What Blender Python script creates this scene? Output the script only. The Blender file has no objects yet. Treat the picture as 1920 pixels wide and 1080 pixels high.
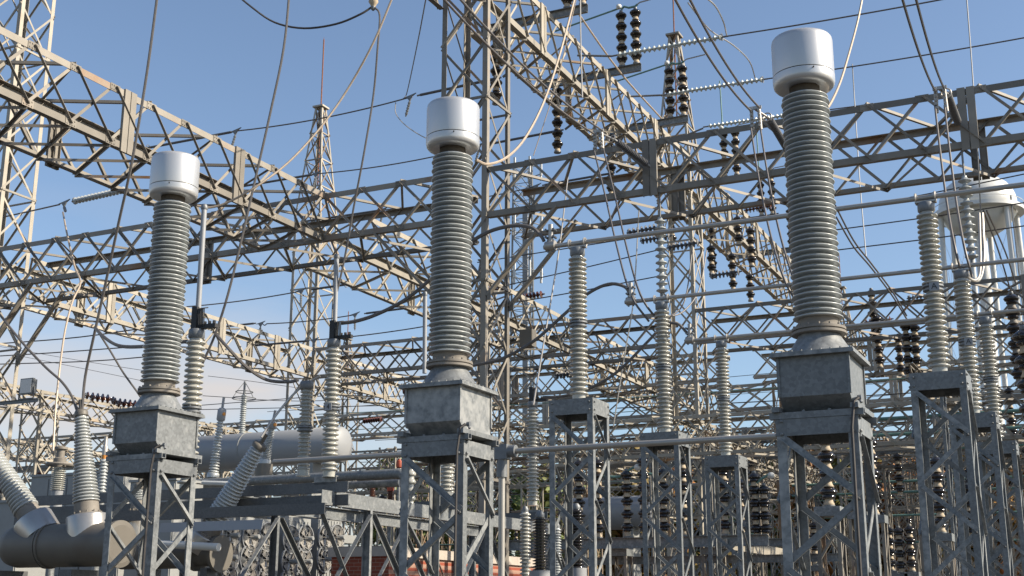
import bpy, math, random
from mathutils import Vector as V, Matrix, noise
R = math.radians
random.seed(7)
sc = bpy.context.scene
col = sc.collection

# ------------------------------------------------------------------ camera
FPX, YAW, PIT, ROL, EYE = 2351.0, R(25.764), R(14.38), R(0.131), 1.7
cam = bpy.data.cameras.new('camera'); co = bpy.data.objects.new('camera', cam); col.objects.link(co)
cam.sensor_width = 36; cam.lens = FPX/1920*36; cam.clip_end = 3000; cam.clip_start = 0.1
co.matrix_world = Matrix.Translation((0, 0, EYE)) @ Matrix.Rotation(YAW, 4, 'Z') @ Matrix.Rotation(R(90)+PIT, 4, 'X') @ Matrix.Rotation(ROL, 4, 'Z')
sc.camera = co

def W(px, py, X=None, Y=None, Z=None):
    """survey helper: world point on the plane X=, Y= or Z= seen at that spot of the photograph"""
    c, s = math.cos(ROL), math.sin(ROL); a = px-960; b = py-540
    x = c*a+s*b; y = -s*a+c*b
    fw = FPX*math.cos(PIT)+y*math.sin(PIT); up = FPX*math.sin(PIT)-y*math.cos(PIT)
    d = V((x*math.cos(YAW)-fw*math.sin(YAW), x*math.sin(YAW)+fw*math.cos(YAW), up))
    k = X/d.x if X is not None else (Y/d.y if Y is not None else (Z-EYE)/d.z)
    return V((0, 0, EYE))+d*k

# ------------------------------------------------------------------ materials
M = {}
def mat(name, base, rough=.6, metal=0., var=.15, scale=6., col2=None, mix=(.55, .7), bump=0., bscale=60., rnd=0., spec=.5, vor=False):
    m = bpy.data.materials.new(name); m.use_nodes = True; nt = m.node_tree; n = nt.nodes; l = nt.links
    b = n['Principled BSDF']; b.inputs['Roughness'].default_value = rough; b.inputs['Metallic'].default_value = metal
    b.inputs['Specular IOR Level'].default_value = spec
    tc = n.new('ShaderNodeTexCoord'); geo = n.new('ShaderNodeNewGeometry')
    src = geo.outputs['Position']
    if vor:
        t = n.new('ShaderNodeTexVoronoi'); t.inputs['Scale'].default_value = scale; l.new(src, t.inputs['Vector'])
        t2 = n.new('ShaderNodeTexNoise'); t2.inputs['Scale'].default_value = scale*.12; t2.inputs['Detail'].default_value = 5; l.new(src, t2.inputs['Vector'])
        sep = n.new('ShaderNodeSeparateColor'); l.new(t.outputs['Color'], sep.inputs[0])
        mx0 = n.new('ShaderNodeMath'); mx0.operation = 'ADD'; l.new(sep.outputs[0], mx0.inputs[0]); l.new(t2.outputs['Fac'], mx0.inputs[1])
        hf = n.new('ShaderNodeMath'); hf.operation = 'MULTIPLY'; hf.inputs[1].default_value = .5; l.new(mx0.outputs[0], hf.inputs[0]); fac = hf.outputs[0]
    else:
        t = n.new('ShaderNodeTexNoise'); t.inputs['Scale'].default_value = scale; t.inputs['Detail'].default_value = 6; l.new(src, t.inputs['Vector']); fac = t.outputs['Fac']
    mr = n.new('ShaderNodeMapRange'); mr.inputs['From Min'].default_value = .25; mr.inputs['From Max'].default_value = .75
    mr.inputs['To Min'].default_value = 1-var; mr.inputs['To Max'].default_value = 1+var; l.new(fac, mr.inputs['Value'])
    hsv = n.new('ShaderNodeHueSaturation'); hsv.inputs['Color'].default_value = (*base, 1)
    val = mr.outputs['Result']
    if rnd:
        oi = n.new('ShaderNodeObjectInfo'); r2 = n.new('ShaderNodeMapRange'); r2.inputs['To Min'].default_value = 1-rnd; r2.inputs['To Max'].default_value = 1+rnd*.7
        l.new(oi.outputs['Random'], r2.inputs['Value']); mu = n.new('ShaderNodeMath'); mu.operation = 'MULTIPLY'
        l.new(val, mu.inputs[0]); l.new(r2.outputs['Result'], mu.inputs[1]); val = mu.outputs[0]
    l.new(val, hsv.inputs['Value']); out = hsv.outputs['Color']
    if col2:
        t3 = n.new('ShaderNodeTexNoise'); t3.inputs['Scale'].default_value = scale*.35; t3.inputs['Detail'].default_value = 8; l.new(src, t3.inputs['Vector'])
        f3 = t3.outputs['Fac']
        if rnd:
            ad = n.new('ShaderNodeMath'); ad.operation = 'ADD'; sub = n.new('ShaderNodeMath'); sub.operation = 'MULTIPLY_ADD'; sub.inputs[1].default_value = .36; sub.inputs[2].default_value = -.2
            l.new(oi.outputs['Random'], sub.inputs[0]); l.new(f3, ad.inputs[0]); l.new(sub.outputs[0], ad.inputs[1]); f3 = ad.outputs[0]
        rp = n.new('ShaderNodeMapRange'); rp.inputs['From Min'].default_value = mix[0]; rp.inputs['From Max'].default_value = mix[1]; l.new(f3, rp.inputs['Value'])
        mx = n.new('ShaderNodeMix'); mx.data_type = 'RGBA'; mx.inputs['B'].default_value = (*col2, 1)
        l.new(rp.outputs['Result'], mx.inputs['Factor']); l.new(out, mx.inputs['A']); out = mx.outputs['Result']
    l.new(out, b.inputs['Base Color'])
    if bump:
        t4 = n.new('ShaderNodeTexNoise'); t4.inputs['Scale'].default_value = bscale; l.new(src, t4.inputs['Vector'])
        bp = n.new('ShaderNodeBump'); bp.inputs['Strength'].default_value = bump; bp.inputs['Distance'].default_value = .01
        l.new(t4.outputs['Fac'], bp.inputs['Height']); l.new(bp.outputs['Normal'], b.inputs['Normal'])
    M[name] = m; return m

mat('galv', (.165, .174, .178), .5, .12, .18, 38, (.30, .305, .30), (.52, .78), vor=True, rnd=.1)
mat('galv_dark', (.11, .115, .12), .55, .3, .15, 60, vor=True, rnd=.15)
mat('truss', (.225, .203, .172), .62, .15, .12, 3.0, (.24, .125, .055), (.66, .88), rnd=.28)
mat('truss_pale', (.34, .308, .255), .62, .1, .12, 3.0, (.33, .19, .09), (.68, .9), rnd=.25)
mat('truss_rust', (.24, .19, .14), .7, .1, .15, 3.0, (.34, .17, .07), (.52, .80), rnd=.2)
mat('rust', (.22, .085, .04), .8, 0, .3, 9)
mat('cap_white', (.53, .53, .53), .34, .5, .03, 3, (.50, .47, .42), (.55, .9))
mat('porcelain', (.355, .375, .375), .28, 0, .05, 8, spec=.7)
mat('porcelain_buff', (.35, .345, .31), .16, 0, .05, 8, spec=.7)
mat('porcelain_pale', (.40, .415, .41), .14, 0, .05, 8, spec=.7)
mat('porcelain_black', (.016, .013, .012), .12, 0, .1, 8, spec=.7)
mat('porcelain_brown', (.10, .035, .02), .14, 0, .15, 8, spec=.7)
mat('cement', (.42, .34, .24), .8, 0, .2, 12)
mat('glass_disc', (.42, .46, .44), .2, 0, .05, 8)
mat('collar', (.20, .18, .155), .7, .1, .15, 12)
mat('collar_grey', (.17, .18, .19), .5, .3, .15, 14)
mat('alu', (.38, .36, .33), .42, .5, .08, 4, (.30, .27, .24), (.6, .9))
mat('alu_bright', (.75, .75, .76), .3, .5, .04, 4)
mat('wire', (.13, .12, .115), .55, .4, .15, 20)
mat('wire_tan', (.42, .34, .26), .55, .2, .12, 20)
mat('wire_dark', (.055, .05, .048), .6, .2, .2, 20)
mat('rubber', (.10, .10, .105), .6, 0, .2, 20)
mat('verdigris', (.13, .24, .21), .6, .1, .2, 12)
mat('tank_grey', (.13, .118, .10), .55, .05, .1, 4, (.10, .08, .06), (.6, .85))
mat('tank_pale', (.27, .28, .295), .5, .05, .05, 1.5, (.28, .28, .27), (.6, .8))
mat('cover_alu', (.42, .40, .37), .32, .7, .1, 6, (.45, .38, .30), (.55, .8))
mat('cabinet', (.25, .255, .25), .6, 0, .08, 4)
mat('red_cap', (.36, .07, .035), .6, 0, .15, 10)
mat('orange', (.55, .22, .03), .5, 0, .1, 10)
mat('concrete', (.40, .35, .30), .85, 0, .15, 6, bump=.3)
mat('white_paint', (.60, .60, .575), .35, 0, .05, 1.2, (.55, .53, .49), (.6, .8))
mat('black', (.02, .02, .02), .6, 0, .1, 10)
mat('lens_glass', (.45, .46, .46), .15, .2, .15, 30)
mat('bark', (.07, .055, .04), .9, 0, .3, 8)
mat('leaf', (.12, .15, .04), .7, 0, .35, .9, (.13, .11, .02), (.5, .75), rnd=.15)
mat('leaf_autumn', (.20, .14, .03), .7, 0, .35, .9, (.33, .13, .03), (.45, .7), rnd=.15)
mat('gravel', (.06, .056, .05), .95, 0, .25, 3, bump=.6, bscale=20)

def brick():
    m = bpy.data.materials.new('brick'); m.use_nodes = True; nt = m.node_tree; n = nt.nodes; l = nt.links
    b = n['Principled BSDF']; b.inputs['Roughness'].default_value = .85
    tc = n.new('ShaderNodeTexCoord'); mp = n.new('ShaderNodeMapping'); mp.inputs['Rotation'].default_value = (R(90), 0, 0); l.new(tc.outputs['Object'], mp.inputs[0])
    t = n.new('ShaderNodeTexBrick'); t.inputs['Scale'].default_value = 1; t.inputs['Brick Width'].default_value = .21; t.inputs['Row Height'].default_value = .075
    t.inputs['Mortar Size'].default_value = .006; t.inputs['Color1'].default_value = (.27, .062, .032, 1); t.inputs['Color2'].default_value = (.21, .045, .026, 1); t.inputs['Mortar'].default_value = (.32, .19, .14, 1)
    l.new(mp.outputs[0], t.inputs['Vector']); l.new(t.outputs['Color'], b.inputs['Base Color']); M['brick'] = m
brick()

# ------------------------------------------------------------------ mesh tools
class MB:
    def __init__(s): s.v = []; s.f = []; s.sm = []
    def add(s, vs, fs, smooth=False):
        o = len(s.v); s.v += [tuple(p) for p in vs]; s.f += [tuple(i+o for i in f) for f in fs]; s.sm += [smooth]*len(fs); return s
    def box(s, x0, y0, z0, x1, y1, z1):
        return s.add([(x0,y0,z0),(x1,y0,z0),(x1,y1,z0),(x0,y1,z0),(x0,y0,z1),(x1,y0,z1),(x1,y1,z1),(x0,y1,z1)],
                     [(0,3,2,1),(4,5,6,7),(0,1,5,4),(1,2,6,5),(2,3,7,6),(3,0,4,7)])
    def cbox(s, c, d): return s.box(c[0]-d[0]/2, c[1]-d[1]/2, c[2]-d[2]/2, c[0]+d[0]/2, c[1]+d[1]/2, c[2]+d[2]/2)
    def prism(s, prof, a, b, u, v):
        a, b, u, v = V(a), V(b), V(u), V(v); k = len(prof)
        vs = [a+u*p+v*q for p, q in prof]+[b+u*p+v*q for p, q in prof]
        fs = [(i, (i+1) % k, k+(i+1) % k, k+i) for i in range(k)]+[tuple(range(k))[::-1], tuple(range(k, 2*k))]
        return s.add(vs, fs)
    def lathe(s, prof, o=(0,0,0), ax=(0,0,1), n=16, smooth=True, caps=True):
        o, ax = V(o), V(ax).normalized(); u = ax.orthogonal().normalized(); w = ax.cross(u); vs = []; fs = []
        for r, z in prof:
            for i in range(n):
                t = 2*math.pi*i/n; vs.append(o+ax*z+(u*math.cos(t)+w*math.sin(t))*r)
        for j in range(len(prof)-1):
            for i in range(n):
                k = (i+1) % n; fs.append((j*n+i, j*n+k, (j+1)*n+k, (j+1)*n+i))
        s.add(vs, fs, smooth)
        if caps: s.add([vs[i] for i in range(n)], [tuple(range(n))[::-1]]); s.add(vs[-n:], [tuple(range(n))])
        return s
    def cyl(s, a, b, r, n=12, r2=None):
        a, b = V(a), V(b); return s.lathe([(r, 0), (r if r2 is None else r2, (b-a).length)], a, b-a, n)
    def tube(s, pts, r, n=6):
        pts = [V(p) for p in pts]; t0 = (pts[1]-pts[0]).normalized(); u = t0.orthogonal().normalized(); vs = []; fs = []
        for i, p in enumerate(pts):
            t = ((pts[min(i+1, len(pts)-1)]-pts[max(i-1, 0)])).normalized(); u = (u-t*u.dot(t)).normalized(); w = t.cross(u)
            rr = r[i] if isinstance(r, list) else r
            for k in range(n):
                a = 2*math.pi*k/n; vs.append(p+(u*math.cos(a)+w*math.sin(a))*rr)
        for i in range(len(pts)-1):
            for k in range(n):
                j = (k+1) % n; fs.append((i*n+k, i*n+j, (i+1)*n+j, (i+1)*n+k))
        s.add(vs, fs, True); s.add(vs[:n], [tuple(range(n))[::-1]]); s.add(vs[-n:], [tuple(range(n))]); return s
    def torus(s, c, R_, r, ax=(0,0,1), n=28, m=6):
        c, ax = V(c), V(ax).normalized(); u = ax.orthogonal().normalized(); w = ax.cross(u); vs = []; fs = []
        for i in range(n):
            a = 2*math.pi*i/n; d = u*math.cos(a)+w*math.sin(a)
            for k in range(m):
                b = 2*math.pi*k/m; vs.append(c+d*(R_+r*math.cos(b))+ax*r*math.sin(b))
        for i in range(n):
            for k in range(m):
                fs.append((i*m+k, ((i+1) % n)*m+k, ((i+1) % n)*m+(k+1) % m, i*m+(k+1) % m))
        return s.add(vs, fs, True)
    def mesh(s, name, m):
        me = bpy.data.meshes.new(name); me.from_pydata(s.v, [], s.f); me.polygons.foreach_set('use_smooth', s.sm)
        me.materials.append(M[m]); me.validate()
        if any(s.sm): me.set_sharp_from_angle(angle=R(50))
        return me
    def build(s, name, m, parent=None, loc=None, label=None):
        o = bpy.data.objects.new(name, s.mesh(name, m)); col.objects.link(o)
        if loc is not None: o.location = loc
        if parent: o.parent = parent
        if label: o['label'] = label
        return o

def tag(o, label, cat, group=None):
    o['label'] = label; o['category'] = cat
    if group: o['group'] = group
    return o
def thing(name, label, cat, loc=(0,0,0), rz=0, group=None):
    o = bpy.data.objects.new(name, None); o.empty_display_size = .3; col.objects.link(o); o.location = loc; o.rotation_euler = (0, 0, rz)
    return tag(o, label, cat, group)
def kids(o): return [c for c in bpy.data.objects if c.parent == o]
TREE = {}
def tree_of(o):
    m = {}
    for c in bpy.data.objects:
        if c.parent: m.setdefault(c.parent.name, []).append(c)
    def rec(x): return (x, [rec(c) for c in m.get(x.name, [])])
    return rec(o)
def copy_tree(tr, parent=None):
    o, ch = tr; c = o.copy(); col.objects.link(c); c.parent = parent
    for k in ch: copy_tree(k, c)
    return c
def place(key, make, label, loc, rz=0, group=None):
    """build a kind once, copy it with its parts afterwards"""
    if key not in TREE: o = make(); TREE[key] = tree_of(o)
    else: o = copy_tree(TREE[key])
    o.location = loc; o.rotation_euler = (0, 0, rz); o['label'] = label
    if group: o['group'] = group
    return o

BARS = {}
def bar(name, parent, a, b, u, v, m, w=.06, t=.008, kind='L', label=None, fl=1.):
    """one rolled steel bar as its own object; equal bars share mesh data"""
    a, b = V(a), V(b); d = b-a; L = d.length; d.normalize(); u = V(u); u = (u-d*u.dot(d)).normalized(); x = d.cross(u)
    sg = 1 if x.dot(V(v)) >= 0 else -1
    key = (round(L, 3), w, t, kind, m, sg, fl)
    if key not in BARS:
        s = sg
        if kind == 'L': prof = [(0,0),(w,0),(w,s*t),(t,s*t),(t,s*w*fl),(0,s*w*fl)]
        elif kind == 'F': prof = [(-w/2,0),(w/2,0),(w/2,s*t),(-w/2,s*t)]
        elif kind == 'C': prof = [(-w/2,0),(w/2,0),(w/2,s*w*.42),(w/2-t,s*w*.42),(w/2-t,s*t),(-w/2+t,s*t),(-w/2+t,s*w*.42),(-w/2,s*w*.42)]
        elif kind == 'I': 
            h = w/2; q = w*.3
            prof = [(-h,-q),(-h,q),(-h+t,q),(-h+t,t/2),(h-t,t/2),(h-t,q),(h,q),(h,-q),(h-t,-q),(h-t,-t/2),(-h+t,-t/2),(-h+t,-q)]
        if s < 0: prof = prof[::-1]
        BARS[key] = MB().prism(prof, (0,0,0), (L,0,0), (0,1,0), (0,0,1)).mesh(name, m)
    o = bpy.data.objects.new(name, BARS[key]); col.objects.link(o); o.parent = parent
    mt = Matrix((d, u, x)).transposed().to_4x4(); mt.translation = a; o.matrix_basis = mt
    if label: o['label'] = label
    return o

# ------------------------------------------------------------------ lattice girders and towers
def girder(label, p0, axis, n, Wd, H, pan, m, group, posts=(), cw=.135, bw=.058, name='lattice_girder', panel_posts=0, gus=False, xf=False):
    """box girder: four chords, crossed bars on both side faces, zigzag bars above and below"""
    g = thing(name, label, 'girder', p0, 0 if axis == 'X' else R(90), group); L = n*pan
    for y, z in ((0,0),(0,H),(Wd,0),(Wd,H)):
        bar('chord', g, (0,y,z), (L,y,z), (0, 1 if y == 0 else -1, 0), (0,0, 1 if z == 0 else -1), m, cw, .012)
    mbs = MB(); stuffed = False; cnt = 0
    for i in range(n):
        x0, x1 = i*pan, (i+1)*pan
        for y, s in ((0, 1), (Wd, -1)):
            k1 = y-s*.006; k2 = y+s*.014
            bar('side_brace', g, (x0,k1,H-.03), (x1,k1,.03), (0,0,1), (0,-s,0), m, bw, .007)
            bar('side_brace', g, (x0,k2,.03), (x1,k2,H-.03), (0,0,1), (0,s,0), m, bw, .007)
        ya, yb = (0, Wd) if i % 2 else (Wd, 0)
        if n <= 16 or cnt < 100-4*n:
            bar('flat_brace', g, (x0,ya,-.006), (x1,yb,-.006), (0,1,0), (0,0,-1), m, bw, .007)
            if xf: bar('flat_brace', g, (x0,yb,.012), (x1,ya,.012), (0,1,0), (0,0,-1), m, bw, .007)
            bar('flat_brace', g, (x0,yb,H+.006), (x1,ya,H+.006), (0,1,0), (0,0,1), m, bw, .007)
    if gus:
        if 'g' not in BARS:
            mb = MB().box(-.13,-.008,-.075,.13,0,.075)
            for a in (-.09, -.03, .03, .09):
                for b in (-.04, .04): mb.lathe([(.015,0),(.015,.012)], (a,-.008,b), (0,-1,0), 6, False)
            BARS['g'] = mb.mesh('gusset_plate', m)
        for i in range(1, n):
            for z in (.06, H-.06):
                gp = bpy.data.objects.new('gusset_plate', BARS['g']); col.objects.link(gp); gp.parent = g; gp.location = (i*pan, -.003, z)
    for x in posts:
        for y, s in ((-.016, -1), (Wd+.016, 1)):
            for q in (-.085, .085): bar('strain_post', g, (x+q,y*1.0+s*.02,-.06), (x+q,y+s*.02,H+.02), (1,0,0), (0,-s,0), m, .15, .01, 'C')
    if panel_posts:
        for i in range(panel_posts, n, panel_posts):
            for y, s in ((-.02, -1), (Wd+.02, 1)): bar('panel_post', g, (i*pan,y,0), (i*pan,y,H), (1,0,0), (0,s,0), m, .08, .008)
    return g

def tower(label, x, y, w, z1, pan, m, group=None, spire=0, rod=0, legw=.12, bw=.06, z0=0., d=None, name='lattice_tower', rodm='rust', horiz=1, cat='tower'):
    d = d or w; t = thing(name, label, cat, (x, y, z0), 0, group); H = z1-z0
    cs = [(0,0,1,1),(w,0,-1,1),(w,d,-1,-1),(0,d,1,-1)]
    for cx, cy, sx, sy in cs: bar('leg', t, (cx,cy,0), (cx,cy,H), (sx,0,0), (0,sy,0), m, legw, .012)
    n = max(1, round(H/pan)); p = H/n
    for i in range(n):
        za, zb = i*p, (i+1)*p
        for k in range(4):
            (ax, ay, _, _), (bx, by, _, _) = cs[k], cs[(k+1) % 4]; nx, ny = (by-ay)/max(w,d), -(bx-ax)/max(w,d)
            o1 = V((nx*.008, ny*.008, 0)); o2 = V((-nx*.016, -ny*.016, 0))
            if n*8 < 100 or i > n-12:
                bar('brace', t, V((ax,ay,za))+o1, V((bx,by,zb))+o1, (0,0,1), (-nx,-ny,0), m, bw, .007, fl=.6)
                bar('brace', t, V((ax,ay,zb))+o2, V((bx,by,za))+o2, (0,0,-1), (-nx,-ny,0), m, bw, .007, fl=.6)
            else:
                bar('brace', t, V((ax,ay,za))+o1, V((bx,by,zb))+o1, (0,0,1), (-nx,-ny,0), m, bw, .007, fl=.6) if i % 2 else bar('brace', t, V((ax,ay,zb))+o2, V((bx,by,za))+o2, (0,0,-1), (-nx,-ny,0), m, bw, .007, fl=.6)
            if horiz and i % horiz == 0 and i: bar('strut', t, V((ax,ay,za))+o1*3.2, V((bx,by,za))+o1*3.2, (0,0,1), (-nx,-ny,0), m, bw, .007, fl=.6)
    if spire:
        s = spire; q = .17; ct = [(w/2-q, d/2-q), (w/2+q, d/2-q), (w/2+q, d/2+q), (w/2-q, d/2+q)]
        for k in range(4):
            cx, cy, sx, sy = cs[k]; bar('spire_leg', t, (cx,cy,H), (*ct[k], H+s), (sx,0,0), (0,sy,0), m, .08, .01)
            j = (k+1) % 4; N = 4
            for i in range(N):
                f0, f1 = i/N, (i+1)/N
                def P(c, f): return V((cs[c][0]*(1-f)+ct[c][0]*f, cs[c][1]*(1-f)+ct[c][1]*f, H+s*f))
                bar('spire_brace', t, P(k,f0), P(j,f1), (0,0,1), (sx,sy,0), 'truss_rust', .05, .006); bar('spire_brace', t, P(j,f0), P(k,f1), (0,0,1), (sx,sy,0), m, .05, .006)
                if i: bar('strut', t, P(k,f0), P(j,f0), (0,0,1), (sx,sy,0), m, .05, .006)
        MB().cbox((w/2, d/2, H+s+.03), (.5, .5, .07)).build('spire_cap', m, t)
        if rod: MB().tube([(w/2, d/2, H+s*.3), (w/2, d/2, H+s+rod*.97)], .028, 6).tube([(w/2, d/2, H+s+rod*.97), (w/2, d/2, H+s+rod)], .008, 5).build('lightning_rod', rodm, t)
    return t

# ------------------------------------------------------------------ insulators
def shed_prof(rc, rs, z0, z1, n, r2=None, rc1=None, rs1=None):
    p = []; pt = (z1-z0)/n
    for i in range(n):
        f = i/max(1, n-1); c = rc+(rc1-rc)*f if rc1 else rc; s = rs+(rs1-rs)*f if rs1 else rs
        if r2 and i % 2: s *= r2
        z = z0+i*pt; p += [(c, z), (s*.95, z+.10*pt), (s*.99, z+.16*pt), (s, z+.25*pt), (s*.99, z+.36*pt), (s*.955, z+.44*pt), (c+(s-c)*.16, z+.66*pt), (c, z+.78*pt)]
    return p+[(p[-1][0], z1)]

# ------------------------------------------------------------------ ground
MB().box(-420, -60, -.3, 420, 700, 0).build('ground', 'gravel')['kind'] = 'structure'

# ------------------------------------------------------------------ steel stands (four legs, four rim plates, zigzag bars)
def make_stand(zt, w=.62, d=.58, beam=.13, lw=.075, pitch=.5, flat=True):
    def f():
        t = thing('steel_stand', '', 'stand'); hb = beam
        cs = [(-w/2,-d/2,1,1),(w/2,-d/2,-1,1),(w/2,d/2,-1,-1),(-w/2,d/2,1,-1)]
        for cx, cy, sx, sy in cs: bar('leg', t, (cx,cy,0), (cx,cy,zt-.01), (sx,0,0), (0,sy,0), 'galv', lw, .009)
        for k in range(4):
            (ax, ay, _, _), (bx, by, _, _) = cs[k], cs[(k+1) % 4]; e = V((bx-ax, by-ay, 0)).normalized(); nn = V((e.y, -e.x, 0))
            A = V((ax,ay,zt-hb/2))+nn*.004-e*.003; B = V((bx,by,zt-hb/2))+nn*.004+e*.003
            mb = MB(); L = (B-A).length
            mb.prism([(-hb/2,0),(hb/2,0),(hb/2,-.05),(hb/2-.008,-.05),(hb/2-.008,-.008),(-hb/2,-.008)][::-1], A, B, (0,0,1), nn)
            for q in (.045, L-.045):
                for z in (-.05, .05): mb.lathe([(.014,0),(.014,.014),(.006,.02)], A+e*q+V((0,0,z)), nn, 6, False)
            mb.build('rim_plate', 'galv', t)
            n = int((zt-hb)/pitch); 
            for i in range(n):
                za = zt-hb+.0-i*pitch; zb = za-pitch
                P, Q = ((ax,ay),(bx,by)) if (i % 2 == 0) else ((bx,by),(ax,ay))
                off = nn*(-.012 if i % 2 else .002); sh = e*(.03 if i % 2 == 0 else -.03)
                bar('brace', t, V((*P,za-.03))+off+sh, V((*Q,zb+.01))+off-sh, (0,0,1), -nn if i % 2 else nn, 'galv', .052, .007, fl=.6)
                if i % 2 == 0: MB().lathe([(.016,0),(.016,.012),(.006,.018)], V((*Q,zb+.005))+nn*.006-e*.03, nn, 6, False).build('bolt', 'galv_dark', t)
        MB().box(-w/2+.02,-d/2+.02,zt-.012,w/2-.02,d/2-.02,zt-.002).build('top_plate', 'galv', t)
        return t
    return f

CTX = [-8.80, -5.41, -2.05]; CTY = 9.9; ZS = 3.13
def make_ct():
    t = thing('current_transformer', '', 'current transformer')
    w, d = .27, .30
    # mounting channels
    mb = MB()
    for s in (-1, 1):
        mb.prism([(-.03,0),(.03,0),(.03,.05),(.022,.05),(.022,.008),(-.022,.008),(-.022,.05),(-.03,.05)], (-.36,s*.27,.002), (.36,s*.27,.002), (0,1,0), (0,0,1))
    for s in (-1, 1): mb.prism([(-.03,0),(.03,0),(.03,.04),(-.03,.04)], (s*.3,-.34,.053), (s*.3,.34,.053), (1,0,0), (0,0,1))
    for s in (-1, 1):
        for q in (-.3, -.1, .1, .3): mb.lathe([(.012,0),(.012,.014)], (q, s*.27, .053), (0,0,1), 6, False)
    mb.build('mounting_channel', 'galv', t)
    z0, z1, z2 = .055, .17, .48
    vs = []; 
    mb = MB()
    lo = [(-w+.03,-d+.11,z0),(w-.03,-d+.11,z0),(w,d,z0),(-w,d,z0)]; mi = [(-w,-d,z1),(w,-d,z1),(w,d,z1),(-w,d,z1)]; hi = [(x,y,z2) for x,y,_ in mi]
    lo = [(-w,-d+.13,z0),(w,-d+.13,z0),(w,d,z0),(-w,d,z0)]
    mb.add(lo+mi+hi, [(3,2,1,0),(0,1,5,4),(1,2,6,5),(2,3,7,6),(3,0,4,7),(4,5,9,8),(5,6,10,9),(6,7,11,10),(7,4,8,11),(8,9,10,11)])
    for x in (-w, w):
        for y in (-d, d): mb.cbox((x*1.004, y*1.004, (z1+z2)/2), (.022,.022,z2-z1))
    mb.build('tank_box', 'galv', t)
    mb = MB().box(-w-.055,-d-.055,z2+.001,w+.055,d+.055,z2+.02).box(-w-.05,-d-.05,z2+.021,w+.05,d+.05,z2+.036)
    for i in range(9):
        for s in (-1, 1):
            mb.lathe([(.009,0),(.009,.012)], (-w-.03+i*(2*w+.06)/8, s*(d+.035), z2+.036), (0,0,1), 6, False)
            mb.lathe([(.009,0),(.009,.012)], (s*(w+.035), -d-.0+i*(2*d)/8, z2+.036), (0,0,1), 6, False)
    mb.build('lid', 'galv', t)
    MB().lathe([(.275,z2+.037),(.262,z2+.05),(.17,z2+.2),(.165,z2+.215)], n=40).build('cone', 'galv', t)
    mb = MB().lathe([(.20,z2+.216),(.215,z2+.22),(.215,z2+.24),(.20,z2+.243),(.20,z2+.25),(.213,z2+.252),(.213,z2+.272),(.16,z2+.278),(.155,z2+.34),(.16,z2+.345)], n=40)
    for i in range(14):
        a = i*2*math.pi/14; mb.lathe([(.011,0),(.011,.018)], (.196*math.cos(a), .196*math.sin(a), z2+.272), (0,0,1), 6, False)
    mb.build('base_flange', 'collar', t)
    MB().lathe(shed_prof(.130, .199, z2+.345, 2.76, 44, .95), n=40).build('porcelain_column', 'porcelain', t)
    MB().lathe([(.125,2.72),(.125,2.82),(.12,2.83)], n=32).build('top_flange', 'bark', t, (0,0,.03))
    MB().lathe([(.135,2.795),(.20,2.787),(.235,2.793),(.250,2.810),(.256,2.84),(.2565,2.892)], n=48).build('cap_base', 'cap_white', t, (0,0,.03))
    MB().lathe([(.2485,2.892),(.2485,2.901)], n=48).lathe([(.006,0),(.006,.012)], (.13,-.222,2.875), (.45,-.9,.1), 8).build('cap_seam', 'black', t, (0,0,.03))
    MB().lathe([(.253,2.901),(.2545,2.91),(.2545,3.195),(.250,3.222),(.238,3.238),(.20,3.244),(.0,3.246)], n=48).build('cap', 'cap_white', t, (0,0,.03))
    # oil tap on the right face
    MB().tube([(w,-d+.07,.13),(w+.05,-d+.07,.14),(w+.07,-d+.06,.10)], .012, 8).lathe([(.022,0),(.022,.03)], (w+.04,-d+.07,.14), (1,0,0), 8).build('oil_tap', 'collar_grey', t)
    return t
lab = ['current transformer at the left, its white cap just left of a vertical aluminium tube', 'current transformer in the middle, its white cap in front of the tall lattice tower', 'nearest and tallest current transformer at the right, white cap against open blue sky']
labs = ['galvanised lattice stand under the left white-capped transformer', 'galvanised lattice stand under the middle white-capped transformer', 'galvanised lattice stand under the nearest, right-hand white-capped transformer']
for i, x in enumerate(CTX):
    place('ctstand', make_stand(ZS), labs[i], (x, CTY, 0), 0, 'stands under the white-capped transformers')
    place('ct', make_ct, lab[i], (x, CTY, ZS), 0, 'current transformers with white caps')
    s = MB().tube([(x+.33,CTY-.30,ZS+.13),(x+.30,CTY-.335,ZS+.1),(x+.275,CTY-.345,ZS-.1),(x+.27,CTY-.345,ZS-.8),(x+.262,CTY-.345,0.02)], .012, 6)
    o = s.build('cable', 'wire_dark'); tag(o, ['dark conduit cable down the corner leg of the left transformer stand', 'dark conduit cable down the corner leg of the middle transformer stand', 'dark conduit cable down the corner leg of the nearest transformer stand'][i], 'cable', 'conduit cables on the stands')

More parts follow.
